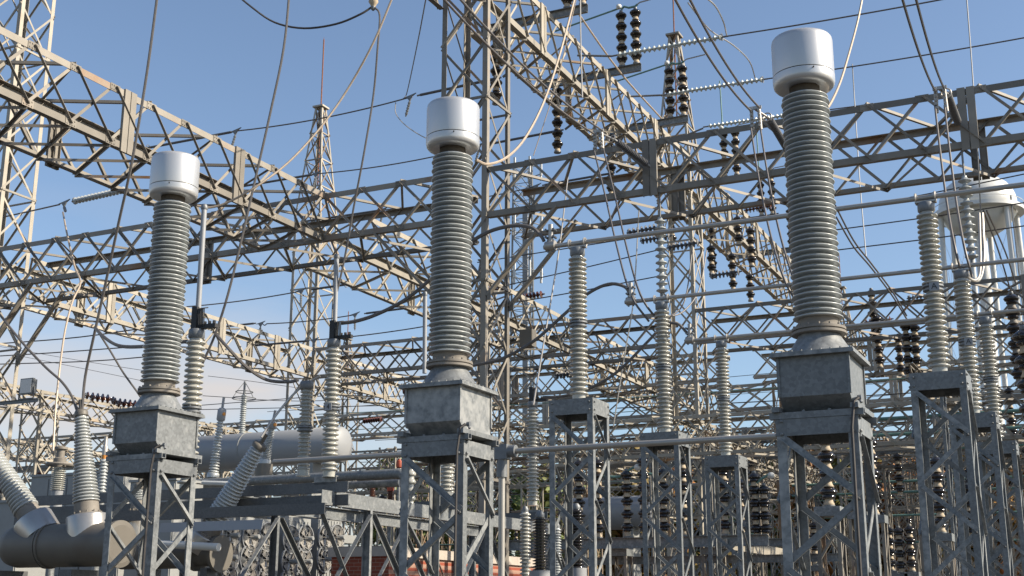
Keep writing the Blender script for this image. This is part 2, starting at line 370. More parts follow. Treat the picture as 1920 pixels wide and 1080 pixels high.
# ------------------------------------------------------------------ tubular bus on two-piece post insulators
def post_parts(t, rc=.078, rs=.122, h=2.0, n=14, m='porcelain_buff', clamp=True, two=True, dz=0, mid=.5):
    zb = .09
    MB().lathe([(.10,0),(.10,.015),(.085,.02),(.085,zb)], n=20).build('base', m if two else 'collar_grey', t)
    if two:
        zm = zb+(h-zb-.19)*mid
        MB().lathe(shed_prof(rc, rs, zb, zm, n), n=24).build('lower_unit', m, t)
        mb = MB().lathe([(.085,zm),(.115,zm+.01),(.115,zm+.028),(.09,zm+.032),(.09,zm+.05),(.12,zm+.055),(.12,zm+.075),(.085,zm+.085)], n=20)
        for i in range(6): mb.lathe([(.01,0),(.01,.03)], (.105*math.cos(i*1.047), .105*math.sin(i*1.047), zm+.075), (0,0,1), 6, False)
        mb.build('middle_flange', 'collar_grey', t)
        MB().lathe(shed_prof(rc, rs, zm+.085, h-.115, n), n=24).build('upper_unit', m, t)
    else: MB().lathe(shed_prof(rc, rs, zb, h-.115, n), n=24).build('porcelain_unit', m, t)
    MB().lathe([(.085,h-.115),(.10,h-.10),(.10,h-.02),(.09,h)], n=20).build('top_cap', 'collar_grey', t)
    if clamp:
        mb = MB().box(-.12,-.05,h,.12,.05,h+.022)
        for s in (-.11, .11): mb.torus((s,0,h+.07), .055, .013, (1,0,0), 16, 5)
        mb.build('bus_clamp', 'alu', t)
def make_post():
    t = thing('post_insulator', '', 'insulator'); post_parts(t, h=2.07-.0); return t
BY = [14.85, 18.25, 21.5]; BX = [-6.2, -1.73]; ZP = 4.3
names = ['nearest', 'middle', 'farthest']
for j, y in enumerate(BY):
    for i, x in enumerate(BX):
        side = ['left of the nearest transformer', 'at the right edge of the picture'][i]
        place('poststand', make_stand(ZP, .6, .56, .2, .075, .53), '%s galvanised stand of the three under bus posts %s' % (names[j], side), (x, y, 0), 0, 'stands under the bus posts')
        place('post', make_post, '%s buff two-piece post insulator of the row %s' % (names[j], side), (x, y, ZP), 0, 'buff bus post insulators')
    x0 = W([1020,1172,1284][j], [474,571,644][j], Y=y).x
    o = MB().cyl((0,0,0), (11,0,0), .032, 16).build('bus_pipe', 'alu', None, (x0, y, ZP+2.14))
    tag(o, ['uppermost and nearest aluminium bus pipe crossing behind the right transformer', 'second aluminium bus pipe from the top, ending left of a grey disc string', 'third aluminium bus pipe, lowest of those behind the porcelain of the right transformer'][j], 'bus pipe', 'tubular bus pipes')
    # end connector with jumper
    e = thing('pipe_connector', ['terminal clamp with bolts on the left end of the uppermost bus pipe', 'terminal clamp with bolts on the left end of the second bus pipe', 'terminal clamp with bolts on the left end of the third bus pipe'][j], 'clamp', (x0+.1, y, ZP+2.15), 0, 'end clamps of the bus pipes')
    mb = MB().cyl((-.07,0,0), (.07,0,0), .068, 14); mb.cyl((0,0,.02), (0,0,.3), .035, 10); mb.build('clamp_body', 'alu', e)
    mb = MB()
    for z in (.12, .22):
        for s in (-1, 1): mb.lathe([(.018,-.05),(.018,.05)], (s*.055,0,z), (0,1,0), 8)
    for s in (-.04, .04): mb.lathe([(.016,-.085),(.016,.085)], (s,0,0), (0,0,1), 8)
    mb.build('bolt', 'collar_grey', e)

# lower bus between the transformer stands
o = MB().cyl((-8.5,11.5,3.29), (-5.62,11.5,3.29), .03, 16).build('bus_pipe', 'alu'); tag(o, 'low weathered bus pipe running between the left and middle transformer stands', 'bus pipe')
o = MB().cyl((-5.56,11.5,3.26), (-2.3,11.5,3.26), .03, 16).build('bus_pipe', 'alu'); tag(o, 'low weathered bus pipe running between the middle and nearest transformer stands', 'bus pipe')
o = thing('pipe_post', 'upright aluminium pipe with a tee clamp right of the middle transformer stand', 'pipe', (-5.66, 11.5, 0))
MB().cyl((0,0,0), (0,0,3.17), .034, 14).build('pipe', 'alu', o); MB().box(-.2,-.06,3.18,.08,.06,3.33).cyl((.05,0,3.26),(.16,0,3.26),.062,14).cyl((0,0,3.0),(0,0,3.2),.055,12).build('tee_clamp', 'collar_grey', o)

# ------------------------------------------------------------------ main girders and towers
PN = 1.062
H1, ZB = 1.2, 10.3
towC = tower('tall lattice tower directly behind the middle transformer, rising out of the picture', -13.5, 24.1, 1.22, 22.0, 1.5, 'truss', 'main lattice towers', legw=.13, horiz=3)
towL = tower('lattice tower at the left edge rising out of the picture behind the upper left girder', -28.95, 24.1, 1.25, 22.0, 1.5, 'truss_pale', 'main lattice towers', legw=.13, horiz=3)
towM = tower('lattice tower with a pointed top and tall thin red rod, left of the middle transformer', -28.85, 39.6, 1.25, 17, 1.5, 'truss_pale', 'main lattice towers', spire=4.8, rod=3.2, horiz=3)
towR = tower('lattice tower with a pointed top and red rod behind the two uppermost black insulators', -13.5, 39.6, 1.22, 17, 1.5, 'truss_pale', 'main lattice towers', spire=4.85, rod=3.2, horiz=3)
# G1, across the picture
girder('girder crossing behind the left transformer, from the left edge tower to the central tower', (-27.7,24.15,ZB), 'X', 13, 1.9, H1, 14.2/13, 'truss', 'main lattice girders', posts=(5.9,), gus=True)
girder('girder running from the central tower to the right edge, behind the right transformer', (-12.28,24.15,ZB), 'X', 13, 1.9, H1, PN, 'truss', 'main lattice girders', posts=(3.9,10.37), panel_posts=0, gus=True)
girder('short girder end left of the left edge tower', (-35.0,24.15,ZB), 'X', 6, 1.9, H1, 1.0, 'truss', 'main lattice girders')
# G2 behind
girder('farther girder seen through the gap between the left and middle transformers', (-27.6,39.6,ZB), 'X', 13, 1.9, H1, 14.1/13, 'truss', 'main lattice girders', posts=(5.5,))
girder('farther girder running right from the pointed tower behind the right transformer', (-12.28,39.6,ZB), 'X', 14, 1.9, H1, PN, 'truss', 'main lattice girders', posts=(3.9,10.37))
# T1 receding, big in the upper left
girder('large near girder slanting down from the upper left corner past the left white cap', (-16.7,11.8,ZB), 'Y', 12, 1.9, H1, 12.33/12, 'truss', 'receding lattice girders', xf=True, posts=(5.55,9.0), bw=.06, gus=True)
girder('continuation of the large left girder between the two cross girders, behind the middle transformer', (-16.7,26.1,ZB), 'Y', 12, 1.9, H1, 13.45/12, 'truss_pale', 'receding lattice girders', posts=(5.5,))
girder('far end of the large left girder, beyond the farther cross girder', (-16.7,41.55,ZB), 'Y', 15, 1.9, H1, PN, 'truss_pale', 'receding lattice girders', posts=(5.5,))
# T3 receding lower left
girder('pale girder slanting down from the left edge tower behind the left transformer', (-27.6,25.4,ZB), 'Y', 13, 1.25, H1, 14.15/13, 'truss_pale', 'receding lattice girders', posts=(3.2,8.6,11.8))
girder('far pale girder beyond the pointed tower at the left, ending behind the middle transformer', (-27.6,40.9,ZB), 'Y', 14, 1.25, H1, PN, 'truss_pale', 'receding lattice girders', posts=(4.0,9.0))
# T2 high level, upper centre
girder('high girder slanting down from the top of the central tower', (-12.3,25.3,15.65), 'Y', 14, 1.25, 1.35, 14.3/14, 'truss_pale', 'receding lattice girders', cw=.16, xf=True, posts=(2.0,6.6,10.8))
girder('far half of the high girder, left of the right transformer, with broad chords', (-12.3,40.85,15.65), 'Y', 14, 1.25, 1.35, PN, 'truss_pale', 'receding lattice girders', cw=.2, posts=(3.5,7.6))
girder('farthest stretch of the high girder, seen right of the right transformer under the bus pipes', (-12.3,55.8,15.65), 'Y', 15, 1.25, 1.35, PN, 'truss_pale', 'receding lattice girders', cw=.2)
girder('girder piece above the central tower at the top edge of the picture', (-12.3,16.6,15.65), 'Y', 7, 1.25, 1.35, PN, 'truss', 'receding lattice girders')

# knee struts from the towers to the crossing girder
for (x0, x1, wd) in ((-12.25,-10.55,'right of the central tower'),(-13.55,-15.3,'left of the central tower, behind the cap'),(-27.65,-26.2,'beside the left edge tower')):
    for q, yy in enumerate((24.15, 25.3)):
        t = thing('knee_strut', '%s steel strut propping the crossing girder %s' % (['near','far'][q], wd), 'strut', (x0,yy,8.45), 0, 'knee struts'); bar('channel', t, (0,0,0), (x1-x0,0,1.85), (0,1,0), (0,0,1), 'truss', .13, .012, 'C'); bar('shoe', t, (0,-.06,-.1), (0,-.06,.12), (0,1,0), (1,0,0), 'truss', .1, .012)
girder('deep low girder behind the bus stands with the sky showing through its crossed bars', (-16.5,35.6,6.1), 'X', 13, 1.2, 1.2, 1.0, 'truss_pale', 'low cross girders', cw=.1, bw=.05)
girder('deep low girder behind the nearest transformer box', (-3.4,35.6,6.1), 'X', 7, 1.2, 1.2, 1.0, 'truss', 'low cross girders', cw=.1, bw=.05)
girder('girder between the two main cross girders, seen right of the central tower', (-12.28,46.8,ZB), 'X', 13, 1.4, H1, PN, 'truss_pale', 'main lattice girders', posts=(4.5,10))
girder('girder between the main cross girders, seen left of the central tower', (-27.6,46.8,ZB), 'X', 13, 1.4, H1, 1.08, 'truss_pale', 'main lattice girders', posts=(4.5,))

# ================================================================== cables and wires
def smooth(pts, k=5):
    pts = [V(p) for p in pts]
    if len(pts) < 3: return pts
    q = [pts[0]*2-pts[1]]+pts+[pts[-1]*2-pts[-2]]; out = []
    for i in range(1, len(q)-2):
        for j in range(k):
            t = j/k; a, b, c, d = q[i-1], q[i], q[i+1], q[i+2]
            out.append(.5*((2*b)+(c-a)*t+(2*a-5*b+4*c-d)*t*t+(3*b-a-3*c+d)*t**3))
    return out+[pts[-1]]
def cable(label, pts, r=.013, m='wire', cat='cable', group=None, name='cable', n=6):
    P = smooth(pts); o0 = P[0]
    o = MB().tube([p-o0 for p in P], r, n).build(name, m, None, o0); return tag(o, label, cat, group)
def py(l): return [W(a, b, Y=y) for a, b, y in l]
def sag(a, b, s, n=8):
    a, b = V(a), V(b); return [a.lerp(b, i/n)-V((0,0,s*4*(i/n)*(1-i/n))) for i in range(n+1)]

# droppers and heavy leads in front
cable('thick dark lead falling from the top edge down to the upright bushing', py([(298,-30,12.2),(275,140,12.3),(248,300,12.4),(222,420,12.6),(196,540,12.8),(176,630,12.9),(160,705,13),(154,768,13)]), .019)
cable('thick dark lead hanging between the left white cap and the lone pointed tower', py([(544,-30,14),(532,90,14),(505,220,14),(480,330,14),(455,440,14),(428,550,14),(404,625,14),(384,672,14),(352,740,14)]), .018)
cable('grey lead falling from the small bell insulator at the top edge to the switch blade', py([(703,14,14.6),(712,30,14.6),(708,90,14.6),(700,180,14.7),(682,290,14.7),(663,390,14.8),(645,490,14.9),(624,580,14.9)]), .015)
cable('black lead sagging across the top edge to the small bell insulator', py([(430,-22,14),(470,12,14),(515,42,14.2),(570,53,14.3),(630,45,14.4),(675,27,14.5),(699,12,14.6)]), .016, 'wire_dark')
t = thing('bell_insulator', 'small cream bell insulator at the top edge with two leads', 'insulator', W(700,8,Y=14.6))
MB().lathe([(.03,-.05),(.05,0),(.075,.04),(.06,.1),(.06,.3)], n=14).build('bell', 'cement', t); MB().lathe([(.02,-.1),(.035,-.08),(.035,-.04)], n=10).build('fitting', 'collar_grey', t)
cable('tan lead crossing in front of the pointed tower to the left open switch blade', py([(738,-10,13),(700,80,13),(650,170,13),(600,240,12.8),(540,305,12.5),(480,350,12.2),(430,378,12.1),(395,389,12),(370,386,11.9)]), .014, 'wire_tan')
cable('tan lead curving from the top edge down to the collar of the middle transformer', py([(1082,-20,12.5),(1050,100,12),(1020,190,11.5),(985,258,11),(950,295,10.5),(915,308,10.2),(893,300,10.05)]), .0135, 'wire_tan')
cable('tan lead curving from the top edge down behind the top of the right transformer', py([(1620,-20,12),(1608,40,11.8),(1592,100,11.3),(1575,155,10.8),(1556,196,10.2),(1545,205,10)]), .012, 'wire_tan')
# jumpers from the switches to the ends of the bus pipes
cable('heavy jumper arching behind the middle transformer to the uppermost bus pipe end', py([(640,606,14.9),(668,602,14.9),(705,590,14.9),(755,565,14.9),(800,530,14.9),(850,480,14.9),(905,440,14.85),(955,424,14.85),(995,426,14.85),(1014,442,14.85),(1020,452,14.85)]), .027)
cable('heavy jumper rising from behind the middle transformer to the second bus pipe end', py([(850,700,18.2),(885,686,18.2),(940,673,18.2),(1000,640,18.2),(1055,592,18.2),(1100,552,18.25),(1140,533,18.25),(1170,537,18.25),(1182,553,18.25)]), .027)
cable('heavy jumper arching up to the third bus pipe end', py([(1018,745,21.5),(1060,742,21.5),(1110,726,21.5),(1160,695,21.5),(1215,640,21.5),(1245,610,21.5),(1270,607,21.5),(1288,624,21.5)]), .027)
cable('lead from the left edge bending down to the cap of the upright bushing', py([(-12,575,13),(40,640,13),(85,688,13),(115,715,13),(134,742,13),(145,772,13)]), .018)
cable('heavy jumper from the thick left lead sagging behind the left transformer', py([(178,614,12.9),(195,632,12.6),(222,648,12.4),(262,650,12.2),(310,644,12),(352,640,11.95)]), .024)
cable('thin lead running down from the left junction to the left transformer tank', py([(184,622,13.2),(205,655,13.4),(232,700,13.6),(262,742,13.8),(290,790,14)]), .014)
cable('heavy jumper from the second thick lead sagging to a low post insulator', py([(406,628,14),(430,655,14),(462,688,14.3),(500,712,14.6),(540,716,14.8),(560,712,14.9)]), .024)
cable('straight lead from the low post insulator down to the slanting bushing', py([(600,705,15),(560,730,14.9),(520,775,14.7),(490,820,14.5)]), .017, 'alu')
cable('tan cable hanging at the left past the crossing girder to the ringed arrester', py([(118,398,20),(126,440,19),(140,500,18.5),(151,530,18),(136,565,17.5),(122,620,17),(112,690,16.5),(104,770,16.2),(99,850,16)]), .02, 'wire_tan')
cable('steel wire from the top edge to the clamp left of the middle cap', py([(800,-10,20),(783,80,23),(764,170,28),(758,184,28)]), .014)
cable('long bare conductor curving from the clamp to behind the middle white cap', py([(742,192,28),(742,212,28),(757,232,28),(785,252,28),(815,266,28)]), .014, 'alu')
cable('tan lead between the central tower and its first hanging black insulator', py([(1000,292,27),(1045,150,27),(1080,0,27),(1088,-30,27)]), .012, 'wire_tan')
# twin conductors to the strain posts of the crossing girder
TW = [((838,-12,15.5),(1122,248,22.9),(1152,262,23.1),(1218,312,24.05),[(0,0),(22,90),(45,190),(70,275),(104,325)],18.25,'the central tower'),
      ((1270,-20,15.5),(1416,205,22.2),(1442,222,22.4),(1482,290,24.05),[(0,0),(14,90),(34,190),(60,280),(85,330)],18.25,'the right transformer'),
      ((1700,-20,16),(1762,168,21.8),(1776,176,22.0),(1797,232,24.05),[(0,0),(9,80),(22,180),(36,260),(52,322)],18.25,'the water tower')]
for k, (a, b, c, d, drop, yd, wh) in enumerate(TW):
    for s in (-1, 1):
        A = W(a[0]+s*12, a[1]-s*4, Y=a[2]); B = W(b[0]+s*8, b[1]-s*3, Y=b[2])
        cable('%s conductor of the twin pair coming from the top edge near %s' % (['left','right'][s > 0], wh), sag(A, B, .18), .02, 'wire', 'cable', 'twin conductors')
        pts = [W(b[0]+s*9+x, b[1]+30+y, Y=b[2]+(yd-b[2])*min(1, i/3)) for i, (x, y) in enumerate(drop)]
        cable('%s drop lead of the twin pair near %s' % (['left','right'][s > 0], wh), pts, .018, 'wire', 'cable', 'twin conductors')
    P = W(b[0], b[1], Y=b[2]); t = thing('strain_clamp', 'bolted twin strain clamp near %s' % wh, 'clamp', P, 0, 'twin strain clamps')
    mb = MB()
    for s in (-1, 1):
        mb.cyl((s*.07,0,.05), (s*.085,.02,-.42), .035, 8)
        for i in range(5): mb.lathe([(.025,-.07),(.025,.07)], (s*.075,0,-.05-i*.075), (0,1,0), 6, False)
    mb.box(-.12,-.02,.0,.12,.02,.06).build('clamp_body', 'alu', t)
    C = W(c[0], c[1], Y=c[2])-P; D = W(d[0], d[1], Y=d[2])-P
    MB().torus(C*.85, .085, .014, D-C).cyl((0,0,0), C, .025, 8).build('grading_ring', 'alu', t)
    t = thing('strain_insulator', 'grey ribbed insulator sloping from a twin clamp to the girder post near %s' % wh, 'insulator', P+C, 0, 'grey ribbed strain insulators')
    E_ = D-C; MB().lathe(shed_prof(.05, .075, .08, E_.length-.08, 22), ax=E_, n=14).build('ribbed_body', 'rubber', t)
    MB().cyl((0,0,0), E_*.08, .03, 8).build('end_fitting', 'collar_grey', t); MB().cyl(E_*.93, E_, .03, 8).build('end_fitting', 'collar_grey', t)

# ------------------------------------------------------------------ level conductors with strain strings
def discs(mb, a, b, n, r, rc=.03, t=.35, k=12):
    a, b = V(a), V(b); L = (b-a).length; p = L/n; pr = []
    for i in range(n): z = i*p; pr += [(rc, z), (r, z+p*.30), (r*.96, z+p*.42), (rc*1.4, z+p*.62), (rc, z+p*.9)]
    return mb.lathe(pr+[(rc, L)], a, b-a, k)
def string(label, a, b, kind, group, n=14, r=.11, name='insulator_string'):
    a, b = V(a), V(b); t = thing(name, label, 'insulator', a, 0, group); d = b-a; L = d.length
    if kind == 'rod':
        MB().cyl(d*.04, d*.96, .038, 10).build('rod', 'rubber', t)
    else: discs(MB(), d*.05, d*.95, n, r).build('discs', kind, t)
    MB().cyl((0,0,0), d*.06, .025, 6).torus(d*.05, .09, .014, d, 16, 5).build('end_fitting', 'collar_grey', t); MB().cyl(d*.94, d, .025, 6).build('end_fitting', 'collar_grey', t)
    return t
def dropper(P, Q, label, m='wire'):
    t = thing('dead_end_clamp', label, 'clamp', P, 0, 'dead end clamps')
    e = (V(Q)-V(P)).normalized()
    MB().prism([(0,0),(.42,.04),(.30,-.02),(.22,-.16),(.12,-.02)], V((0,-.02,0)), V((0,.02,0)), (1,0,.12), (0,0,1)).build('clamp_body', 'collar_grey', t)
    mb = MB(); p0 = V((.22,0,-.12))
    for i in range(5): mb.lathe([(.02,-.06),(.045,0),(.02,.06)], p0+e*(.06+i*.075), e, 6, False)
    mb.cyl(p0, p0+e*.45, .02, 6).build('bolted_tap', 'collar_grey', t)
ZL = 15.5
for k, (y, z, xl, xa, xb, tl) in enumerate([(28.0,ZL,-25.3,-16.6,-13.6,'nearest'),(32.2,ZL,-25.3,-16.6,-13.6,'middle'),(36.4,ZL,-25.3,-16.6,-13.6,'farthest')]):
    g = 'high level conductors'
    cable('%s high conductor between the receding left girder and the central tower' % tl, sag((-22.6,y,z),(xa,y,z),.12), .02, 'wire', 'wire', g, 'conductor')
    string('black rod insulator, left end of the %s high conductor' % tl, (-26.2,y,z+.02), (-22.7,y,z), 'rod', 'black rod insulators')
    string('black rod insulator, central tower end of the %s high conductor' % tl, (xb-.25,y,z+.05), (xa+.15,y,z), 'rod', 'black rod insulators')
    cable('chain link tying the %s high conductor to the high girder' % tl, [(xb-.2,y,z+.05),(xb+.05,y,z+.2)], .035, 'collar_grey', 'chain', 'chain links', 'chain')
    cable('chain link starting the %s white disc string right of the high girder' % tl, [(-12.25,y+1.5,[16.5,16.9,16.95][k]),(-11.25,y+1.5,[16.28,16.76,17.2][k])], .03, 'collar_grey', 'chain', 'chain links', 'chain')
    zr = [16.2,16.68,17.16][k]
    string('%s thin string of white discs stretching right from the high girder' % tl, (-8.0,y+1.5,zr), (-11.25,y+1.5,zr+.08), 'glass_disc', 'white disc strings', 21, .085)
    cable('%s high conductor running on to the right from its white disc string' % tl, sag((-8.0,y+1.5,zr),(4.5,y+1.5,zr+.02),.15), .02, 'wire', 'wire', g, 'conductor')
    for q in (0, 1):
        a = W([1355,1410,1460][k]+q*8, [62,150,245][k], Y=y+1.5)
    dropper(V((-16.9,y,z)), V((-17.6,y+.2,z-2)), 'dead end clamp at the central tower end of the %s high conductor' % tl)
    dropper(V((-22.9,y,z)), V((-23.2,y,z-1)), 'dead end clamp at the left end of the %s high conductor' % tl)
cable('curved jumper from above to the nearest high conductor right of the twin leads', py([(1315,-10,27),(1340,10,28),(1356,40,29.2),(1363,68,29.5)]), .02, 'alu', 'cable', 'curved jumpers')
cable('curved jumper to the second high conductor left of the right transformer', py([(1290,5,27),(1330,55,29),(1375,85,31),(1405,115,33),(1417,150,33.7)]), .018, 'alu', 'cable', 'curved jumpers')

LOW = [ # y, z, rods (xa,xb), conductor x0..x1, words
 (24.9, 12.75, (-25.9,-23.2), -34, 'discs', 'from the left edge tower'),
 (33.0, 11.9, (-23.3,-20.6), -28.5, 'rod', 'under the lone pointed tower'),
 (36.5, 11.9, (-23.6,-20.8), -29.5, 'rod', 'crossing the lone pointed tower, second'),
 (36.5, 10.9, (-27.7,-24.4), -36, 'rod', 'behind the left transformer'),
 (36.5, 10.9, (-29.0,-26.0), -37, 'rod', 'behind the left transformer, second')]
for i, (y, z, (a, b), x0, kd, wd) in enumerate(LOW):
    if i == 0:
        A, B = W(135,378,Y=24.9), W(242,354,Y=24.9)
        string('string of pale discs meeting the lower edge of the big left girder', A, B, 'porcelain', 'low level strain strings', 15, .10)
        cable('conductor from the left edge to the string of pale discs', sag((-34,24.9,A.z-.15), A-V((.45,0,.02)), .05), .022, 'wire', 'wire', 'low level conductors', 'conductor'); dropper(A-V((.5,0,0)), W(150,520,Y=22), 'dead end clamp beside the string of pale discs')
        continue
    S = [(583,543,652,533,655,605),(683,588,790,574,0,0),(378,617,480,606,0,0),(475,648,580,639,0,0)][i-1]
    A, B = W(S[0],S[1],Y=y), W(S[2],S[3],Y=y)
    if i >= 3: A, B = B, A
    string('black rod insulator %s' % wd, B, A, 'rod', 'low level strain strings')
    end = W([350,500,500,830][i-1],[575,607,607,606][i-1],Y=y)
    cable('conductor joined to the black rod insulator %s' % wd, sag(A+(end-A).normalized()*.3, end, .06), .02, 'wire', 'wire', 'low level conductors', 'conductor')
    dropper(A+(end-A).normalized()*.3-V((.3,0,0)), A-V((.5,0,4)), 'dead end clamp beside the black rod insulator %s' % wd)
for i, (pts, r) in enumerate([([(-10,645,30),(150,632,30),(330,606,30)], .02), ([(-10,668,32),(105,661,32),(228,652,32),(330,646,32)], .02), ([(-10,683,33),(172,677,33),(330,664,33)], .02), ([(-10,648,60),(150,676,60),(330,704,60)], .015), ([(40,668,60),(200,700,60),(330,728,60)], .015),
     ([(375,820-60,50),(480,752,50),(700,735,50)], .02), ([(375,768,52),(520,765,52),(740,760,52)], .02), ([(380,742,45),(560,752,45),(760,742,45)], .015), ([(390,705,45),(480,716,45),(700,748,45)], .012)]):
    cable(['upper of the three level wires in front of the left cloud', 'middle of the three level wires in front of the left cloud', 'lowest of the three level wires in front of the left cloud', 'upper thin wire sloping down to the right across the left cloud', 'lower thin wire sloping down to the right across the left cloud', 'level wire above the pale horizontal tank', 'level wire just above the pale horizontal tank, lower one', 'sagging thin wire above the pale horizontal tank', 'thin wire sloping right above the ringed arrester'][i], py(pts), r, 'wire', 'wire', 'distant wires', 'conductor')
for i, (x0, y0, x1, y1) in enumerate([(1560,398,1960,318),(1560,432,1960,374),(1560,470,1960,418),(890,548,1245,466),(890,580,1245,516),(895,492,1460,400)]):
    cable('%s of the dark earth wires stretched %s' % (['upper','middle','lowest'][i % 3], 'in front of the water tower' if i < 3 else 'right of the middle transformer'), py([(x0,y0,34),((x0+x1)/2,(y0+y1)/2+1.5,34),(x1,y1,34)]), .017, 'wire_dark', 'wire', 'dark earth wires', 'conductor')
cable('thin pale wire hanging straight down right of the right transformer', py([(1598,120,33.7),(1603,200,33.7),(1612,340,33),(1624,482,32)]), .017, 'tank_pale')
cable('thin pale wire hanging from the top edge towards the water tower', py([(1812,-10,25),(1822,120,25),(1834,300,25),(1842,470,26)]), .014, 'tank_pale')
cable('thin pale wire hanging from the top edge in front of the high girder', py([(1088,-10,22),(1089,80,22),(1092,183,22)]), .016, 'alu')
cable('pale vertical wire with a clamp, left of the uppermost bus post', py([(1065,330,26),(1048,470,24),(1020,640,22),(1000,760,20)]), .018, 'alu')
for q in (0, 1): cable('%s of two conductors slanting down right behind the porcelain of the right transformer' % ['upper','lower'][q], py([(1566+q*2,385+q*22,26),(1600,450+q*12,27),(1632,492+q*8,28),(1672,545+q*8,30),(1700,592+q*6,31)]), .02, 'wire', 'cable', 'slanting twin conductors')
cable('pale vertical wire between the first and second bus posts', py([(1198,395,25),(1188,560,25),(1172,660,25),(1150,800,25)]), .015, 'alu')
cable('aluminium lead looped below the third bus pipe post', py([(1298,470,20),(1285,560,19.5),(1262,590,19),(1245,586,18.5),(1235,572,18.3)]), .012, 'wire')
cable('second aluminium lead looped beside the grey disc string', py([(1325,470,20),(1310,545,19.5),(1280,585,19),(1250,592,18.6),(1238,580,18.3)]), .012, 'wire')
cable('pale looped lead under the grey disc string at the right', py([(1836,400,20),(1838,500,19),(1830,525,18.6),(1815,520,18.4),(1806,500,18.3)]), .02, 'alu')
cable('pale outer loop lead under the grey disc string at the right', py([(1842,400,20),(1845,480,19.5),(1838,522,19),(1822,524,18.6),(1812,505,18.3)]), .02, 'alu')
cable('left lead sloping right below the water tower', py([(1844,395,22),(1872,470,24),(1895,545,26)]), .016, 'wire'); cable('right lead sloping right below the water tower', py([(1850,395,22),(1884,470,24),(1904,530,26)]), .016, 'wire')

# ------------------------------------------------------------------ hanging grey disc strings under the crossing girder
for x, wd in ((-8.2,'left, above the second bus post'),(-2.08,'right, in front of the water tower')):
    t = thing('disc_string', 'grey disc string under the crossing girder, %s' % wd, 'insulator', (x,24.2,8.0), 0, 'hanging grey disc strings')
    discs(MB(), (0,0,.1), (0,0,1.75), 11, .125, .045, k=18).build('discs', 'porcelain', t); MB().cyl((0,0,0),(0,0,.1),.03,8).build('end_fitting', 'collar_grey', t); MB().cyl((0,0,1.74),(0,0,2.3),.02,8).build('end_fitting', 'collar_grey', t)

# ================================================================== cap and pin stacks
def stack_parts(t, n, z0=0, pitch=.345, r=.17, m='porcelain_black', cap='cement', inv=False):
    for i in range(n):
        z = z0+i*pitch
        u = MB().lathe([(.06,z+.115),(.11,z+.12),(.128,z+.15),(.118,z+.17),(.115,z+.19),(.15,z+.20),(r,z+.235),(r,z+.26),(r*.86,z+.29),(.10,z+.32),(.07,z+pitch)], n=18).build('porcelain_unit', m, t)
        MB().lathe([(.10,z),(.105,z+.02),(.085,z+.05),(.07,z+.115)], n=14).build('metal_cap', cap, u)
def make_stack(n, m='porcelain_black', cap='cement'):
    def f():
        t = thing('stacked_insulator', '', 'insulator'); stack_parts(t, n, .03, m=m, cap=cap)
        MB().lathe([(.11,0),(.11,.03)], n=12).build('base', 'galv', t); MB().lathe([(.05,n*.345+.03),(.06,n*.345+.05),(.05,n*.345+.1)], n=10).build('top_fitting', 'collar_grey', t)
        return t
    return f
def beam(label, a, b, w, m='galv', group=None, kind='C', v=(0,-1,0), u=(0,0,1), name='channel_beam'):
    a, b = V(a), V(b); t = thing(name, label, 'beam', a, 0, group); bar('web', t, (0,0,0), b-a, u, v, m, w, .012, kind); 
    d = (b-a).normalized(); L = (b-a).length
    MB().cbox(d*.006, (.012 if abs(d.x) > .5 else w*.4, .012 if abs(d.y) > .5 else w*.4, w*.98)).build('end_plate', m, t); return t

# disconnect switches on the high girder: beam across, two stacks on its right end, one stack hanging at the left
DY = [(28.1,'first'),(32.2,'second'),(36.6,'third'),(42.8,'fourth'),(48.0,'fifth'),(53.0,'sixth')]
for k, (y, wd) in enumerate(DY):
    zt = 17.05 if k < 3 else 17.0
    beam('%s cross beam on top of the high girder, carrying black insulators' % wd, (-14.5,y,zt+.02), (-11.35,y,zt+.02), .24, 'galv', 'cross beams on the high girder')
    m = 'porcelain_black'
    for q, x in enumerate((-11.95,-11.5)):
        place('stack5', make_stack(5, m), '%s black stacked insulator standing on the %s high cross beam' % (['left','right'][q], wd), (x,y,zt+.15), 0, 'black insulators standing on the high girder')
    if k < 5: place('stack6', make_stack(6, m), 'black stacked insulator hanging left of the high girder from the %s cross beam' % wd, (-14.05,y,zt-2.2), 0, 'black insulators hanging from the high girder')
    t = thing('disconnect_switch', 'weathered green switch jaw with white ball on the %s pair of standing black insulators' % wd, 'switch', (-11.95,y,zt+1.98), 0, 'green switch heads')
    MB().lathe([(.01,-.09),(.06,-.07),(.09,0),(.06,.07),(.01,.09)], (-.06,-.02,.12), (0,1,0), 14).build('ball', 'white_paint', t)
    MB().tube([(0,0,.02),(.1,0,.1),(.25,0,.03),(.45,0,.03),(.52,0,.08)], .035, 8).build('jaw', 'verdigris', t)
    MB().tube([(.52,0,.08),(.60,0,.13),(1.25,0,.17)], .022, 8).build('arm', 'alu', t)
    if k in (3, 4): MB().cyl((-.02,0,.15), (-.05,0,2.0), .025, 8).build('raised_blade', 'verdigris', t)
    elif k < 3: cable('green contact tube running left from the %s pair of standing black insulators' % wd, [(-12.05,y,zt+2.05),(-14.1,y,zt+1.75)], .028, 'verdigris', 'tube', 'green contact tubes', 'contact_tube')
cable('long tan operating pipe beside the top chord of the high girder', [W(1060,-10,X=-11.9),W(1160,132,X=-11.9),W(1240,222,X=-11.9)], .026, 'wire_tan', 'pipe', None, 'operating_pipe')

